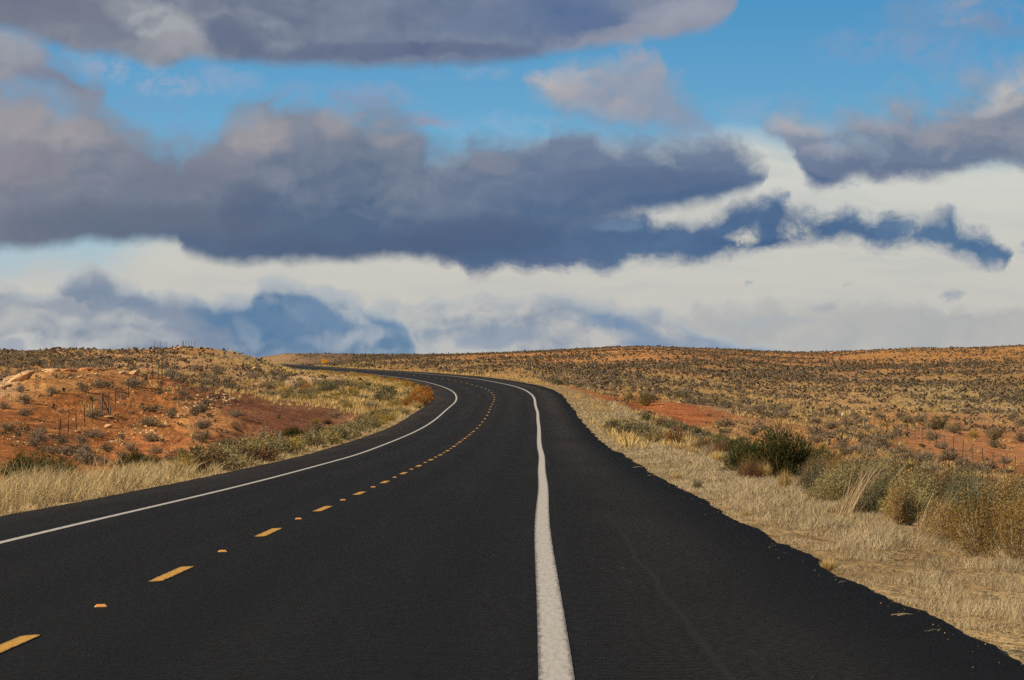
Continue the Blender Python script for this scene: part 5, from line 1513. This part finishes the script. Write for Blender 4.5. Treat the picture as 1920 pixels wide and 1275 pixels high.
def wire_fence(label, group, path, spacing, s_start, hs, px_cat='fence', braces=(), white=None, skip=()):
    """posts along a path of (x, y); wires run from post to post"""
    global TPM
    pts = []
    path = [Vector(p) for p in path]; acc = 0.0; nxt = s_start
    for a, b in zip(path[:-1], path[1:]):
        L = (b - a).length
        while nxt <= acc + L:
            p = a.lerp(b, (nxt - acc) / L); pts.append((p.x, p.y)); nxt += spacing
        acc += L
    z = zat(np.array([p[0] for p in pts]), np.array([p[1] for p in pts]))
    base = Vector((pts[0][0], pts[0][1], float(z[0])))
    root = empty('wire_fence', base); tag(root, label, px_cat, group)
    rr = random.Random(5)
    for i, (p, zz) in enumerate(zip(pts, z)):
        if TPM is None:
            TPM = tpost_mesh().build('post', M_TPOST).data; bpy.data.objects.remove(bpy.data.objects['post'])
        o = link('post', TPM, root, Vector((p[0], p[1], float(zz) + rr.uniform(-.06, .04))) - base, rr.uniform(0, 6))
        o.rotation_euler = (rr.uniform(-.04, .04), rr.uniform(-.05, .05), rr.uniform(-.6, .6))
    for h in hs:
        w = MB()
        for i in range(len(pts) - 1):
            a = Vector((pts[i][0], pts[i][1], float(z[i]) + h)) - base; b = Vector((pts[i + 1][0], pts[i + 1][1], float(z[i + 1]) + h)) - base
            m_ = (a + b) / 2 - Vector((0, 0, .03)); w.tube(a, m_, .0045, 4); w.tube(m_, b, .0045, 4)
        w.build('wire', M_WIRE, root)
    for (bx, by, mt, kind) in braces:
        zz = float(zat(bx, by)); q0 = Vector((bx, by, zz)) - base
        b = MB()
        b.tube(q0 + Vector((0, 0, -.2)), q0 + Vector((0, 0, 1.42)), .062, 10, .055)
        b.tube(q0 + Vector((.0, .05, 1.15)), q0 + Vector((.34, 2.0, -.15)), .045, 8)
        b.tube(q0 + Vector((.34, 2.05, -.2)), q0 + Vector((.34, 2.05, .45)), .05, 8)
        b.build('brace', mt, root)
    if white:
        zz = float(zat(*white)); MB().box(Vector((white[0], white[1] - .03, zz + 1.05)) - base, (.24, .01, .30)).build('marker_plate', M_WHITEP, root)
    return root


def xp(px, D): return ((px - 960) / F * D, D)


wire_fence('wire fence of dark steel posts with a wooden brace climbing the red mound', None,
           [xp(105, 214), xp(137, 224), xp(303, 289), xp(330, 325)], 5.0, 2.0, (.35, .65, .95, 1.2), braces=[(xp(191, 243)[0], 243, M_WOOD, 0)])
wire_fence('wire fence posts bunched on the skyline right of the red rock', None,
           [xp(341, 596), xp(344, 606), xp(366, 626)], 4.6, .5, (.3, .5, .7, .9, 1.1, 1.25))
wire_fence('wire fence posts on the skyline left of the red rock', None,
           [xp(288, 606), xp(320, 614)], 3.0, .3, (.35, .65, .95, 1.2))
wire_fence('long wire fence of dark steel posts crossing the flat right of the road', None,
           [xp(1925, 262), xp(1872, 278), xp(1779, 308), xp(1700, 343), xp(1600, 394), xp(1500, 464), xp(1325, 650)], 6.1, .5, (.35, .65, .95, 1.2),
           braces=[(xp(1620, 382)[0], 382, M_BRACE, 0)], white=xp(1579, 408))


# delineator posts
def delineator(px, D, h, w, mat, lb, white=False):
    p = gnd(px, D); root = empty('delineator_post', p); tag(root, lb, 'roadside post')
    b = MB(); b.box((0, 0, h / 2 - .15), (w, .012, h + .3)); b.box((-w * .42, .012, h / 2 - .15), (.012, .03, h + .29)); b.box((w * .42, .012, h / 2 - .15), (.012, .03, h + .29))
    b.build('post', mat, root)
    MB().box((0, -.010, h - .12), (w * .8, .008, .13)).build('reflector', M_WHITEP if white else M_GALV, root)


delineator(526, 160, 1.05, .08, M_BRACE, 'flat grey steel post standing in the bushes by the left shoulder')
delineator(1098, 347, 1.20, .10, M_BRACE, 'dark thin post standing in the grass by the right shoulder')
delineator(1006, 500, 1.15, .10, M_GALV, 'pale far post beyond the right shoulder near the bend', True)
delineator(693, 640, 1.1, .10, M_WOOD, 'farthest thin post on the far side of the road beyond the bend')

# pennant sign: its point faces right, the post stands towards the point
sx, sy = xp(613, 602); sz_ = float(zat(sx, sy))
top = 1.587 + (775 - 671.5) / F * 602 - sz_
root = empty('pennant_sign', (sx, sy, sz_)); tag(root, 'orange pennant shaped road sign on a thin post beyond the bend', 'road sign')
b = MB(); b.box((0, .03, top / 2 - .3), (.06, .05, top + .55)); b.build('post', M_WOOD, root)
W_, H_ = 1.16, .96
import bmesh
bm = bmesh.new()
pt = [(-W_ * .78, 0, top - H_), (-W_ * .78, 0, top), (W_ * .19, 0, top - H_ * .44), (W_ * .22, 0, top - H_ * .5), (W_ * .19, 0, top - H_ * .56)]
f0 = bm.faces.new([bm.verts.new(p) for p in pt]); r = bmesh.ops.extrude_face_region(bm, geom=[f0])
bmesh.ops.translate(bm, vec=(0, -.008, 0), verts=[e for e in r['geom'] if isinstance(e, bmesh.types.BMVert)]); bmesh.ops.recalc_face_normals(bm, faces=bm.faces)
me = bpy.data.meshes.new('sign_panel'); bm.to_mesh(me); bm.free(); me.materials.append(M_SIGNO)
link('sign_panel', me, root)

# raised pavement markers midway between the dashes
cs = MB()
v8 = [(-.052, -.045, 0), (.052, -.045, 0), (.052, .045, 0), (-.052, .045, 0), (-.036, -.020, .019), (.036, -.020, .019), (.036, .020, .019), (-.036, .020, .019)]
me_c = bpy.data.meshes.new('case'); me_c.from_pydata(v8, [], [(3, 2, 1, 0), (0, 1, 5, 4), (1, 2, 6, 5), (2, 3, 7, 6), (3, 0, 4, 7), (4, 5, 6, 7)]); me_c.materials.append(M_CASE)
me_l = bpy.data.meshes.new('lens')
me_l.from_pydata([(-.040, -.0445, .0045), (.040, -.0445, .0045), (.034, -.0245, .0190), (-.034, -.0245, .0190), (-.040, -.0415, .002), (.040, -.0415, .002), (.034, -.0205, .0175), (-.034, -.0205, .0175)], [],
                 [(0, 1, 2, 3), (7, 6, 5, 4), (0, 4, 5, 1), (1, 5, 6, 2), (2, 6, 7, 3), (3, 7, 4, 0)]); me_l.materials.append(M_LENS)
ORD = ['nearest', 'second nearest', 'third nearest', 'fourth nearest', 'fifth nearest', 'sixth nearest', 'seventh nearest', 'eighth nearest']
for k in range(0, 15):
    s_ = D0 + PER * (k + .5) - (.7 if k < 2 else 0); p = road(s_, -.05 if k < 2 else 0.0, .001); h = math.atan(float(RX(s_ + 1) - RX(s_ - 1)) / 2)
    if k < len(ORD): lb, gr = '%s raised amber road marker on the centre line' % ORD[k], 'raised amber markers on the centre line'
    else: lb, gr = 'tiny raised amber marker on the far part of the centre line', 'raised amber markers far along the centre line'
    o = link('road_marker', me_c, None, p, -h); tag(o, lb, 'road stud', gr)
    o.rotation_euler = (0, -math.atan(float(bank_at(s_))), -h)
    link('lens', me_l, o)
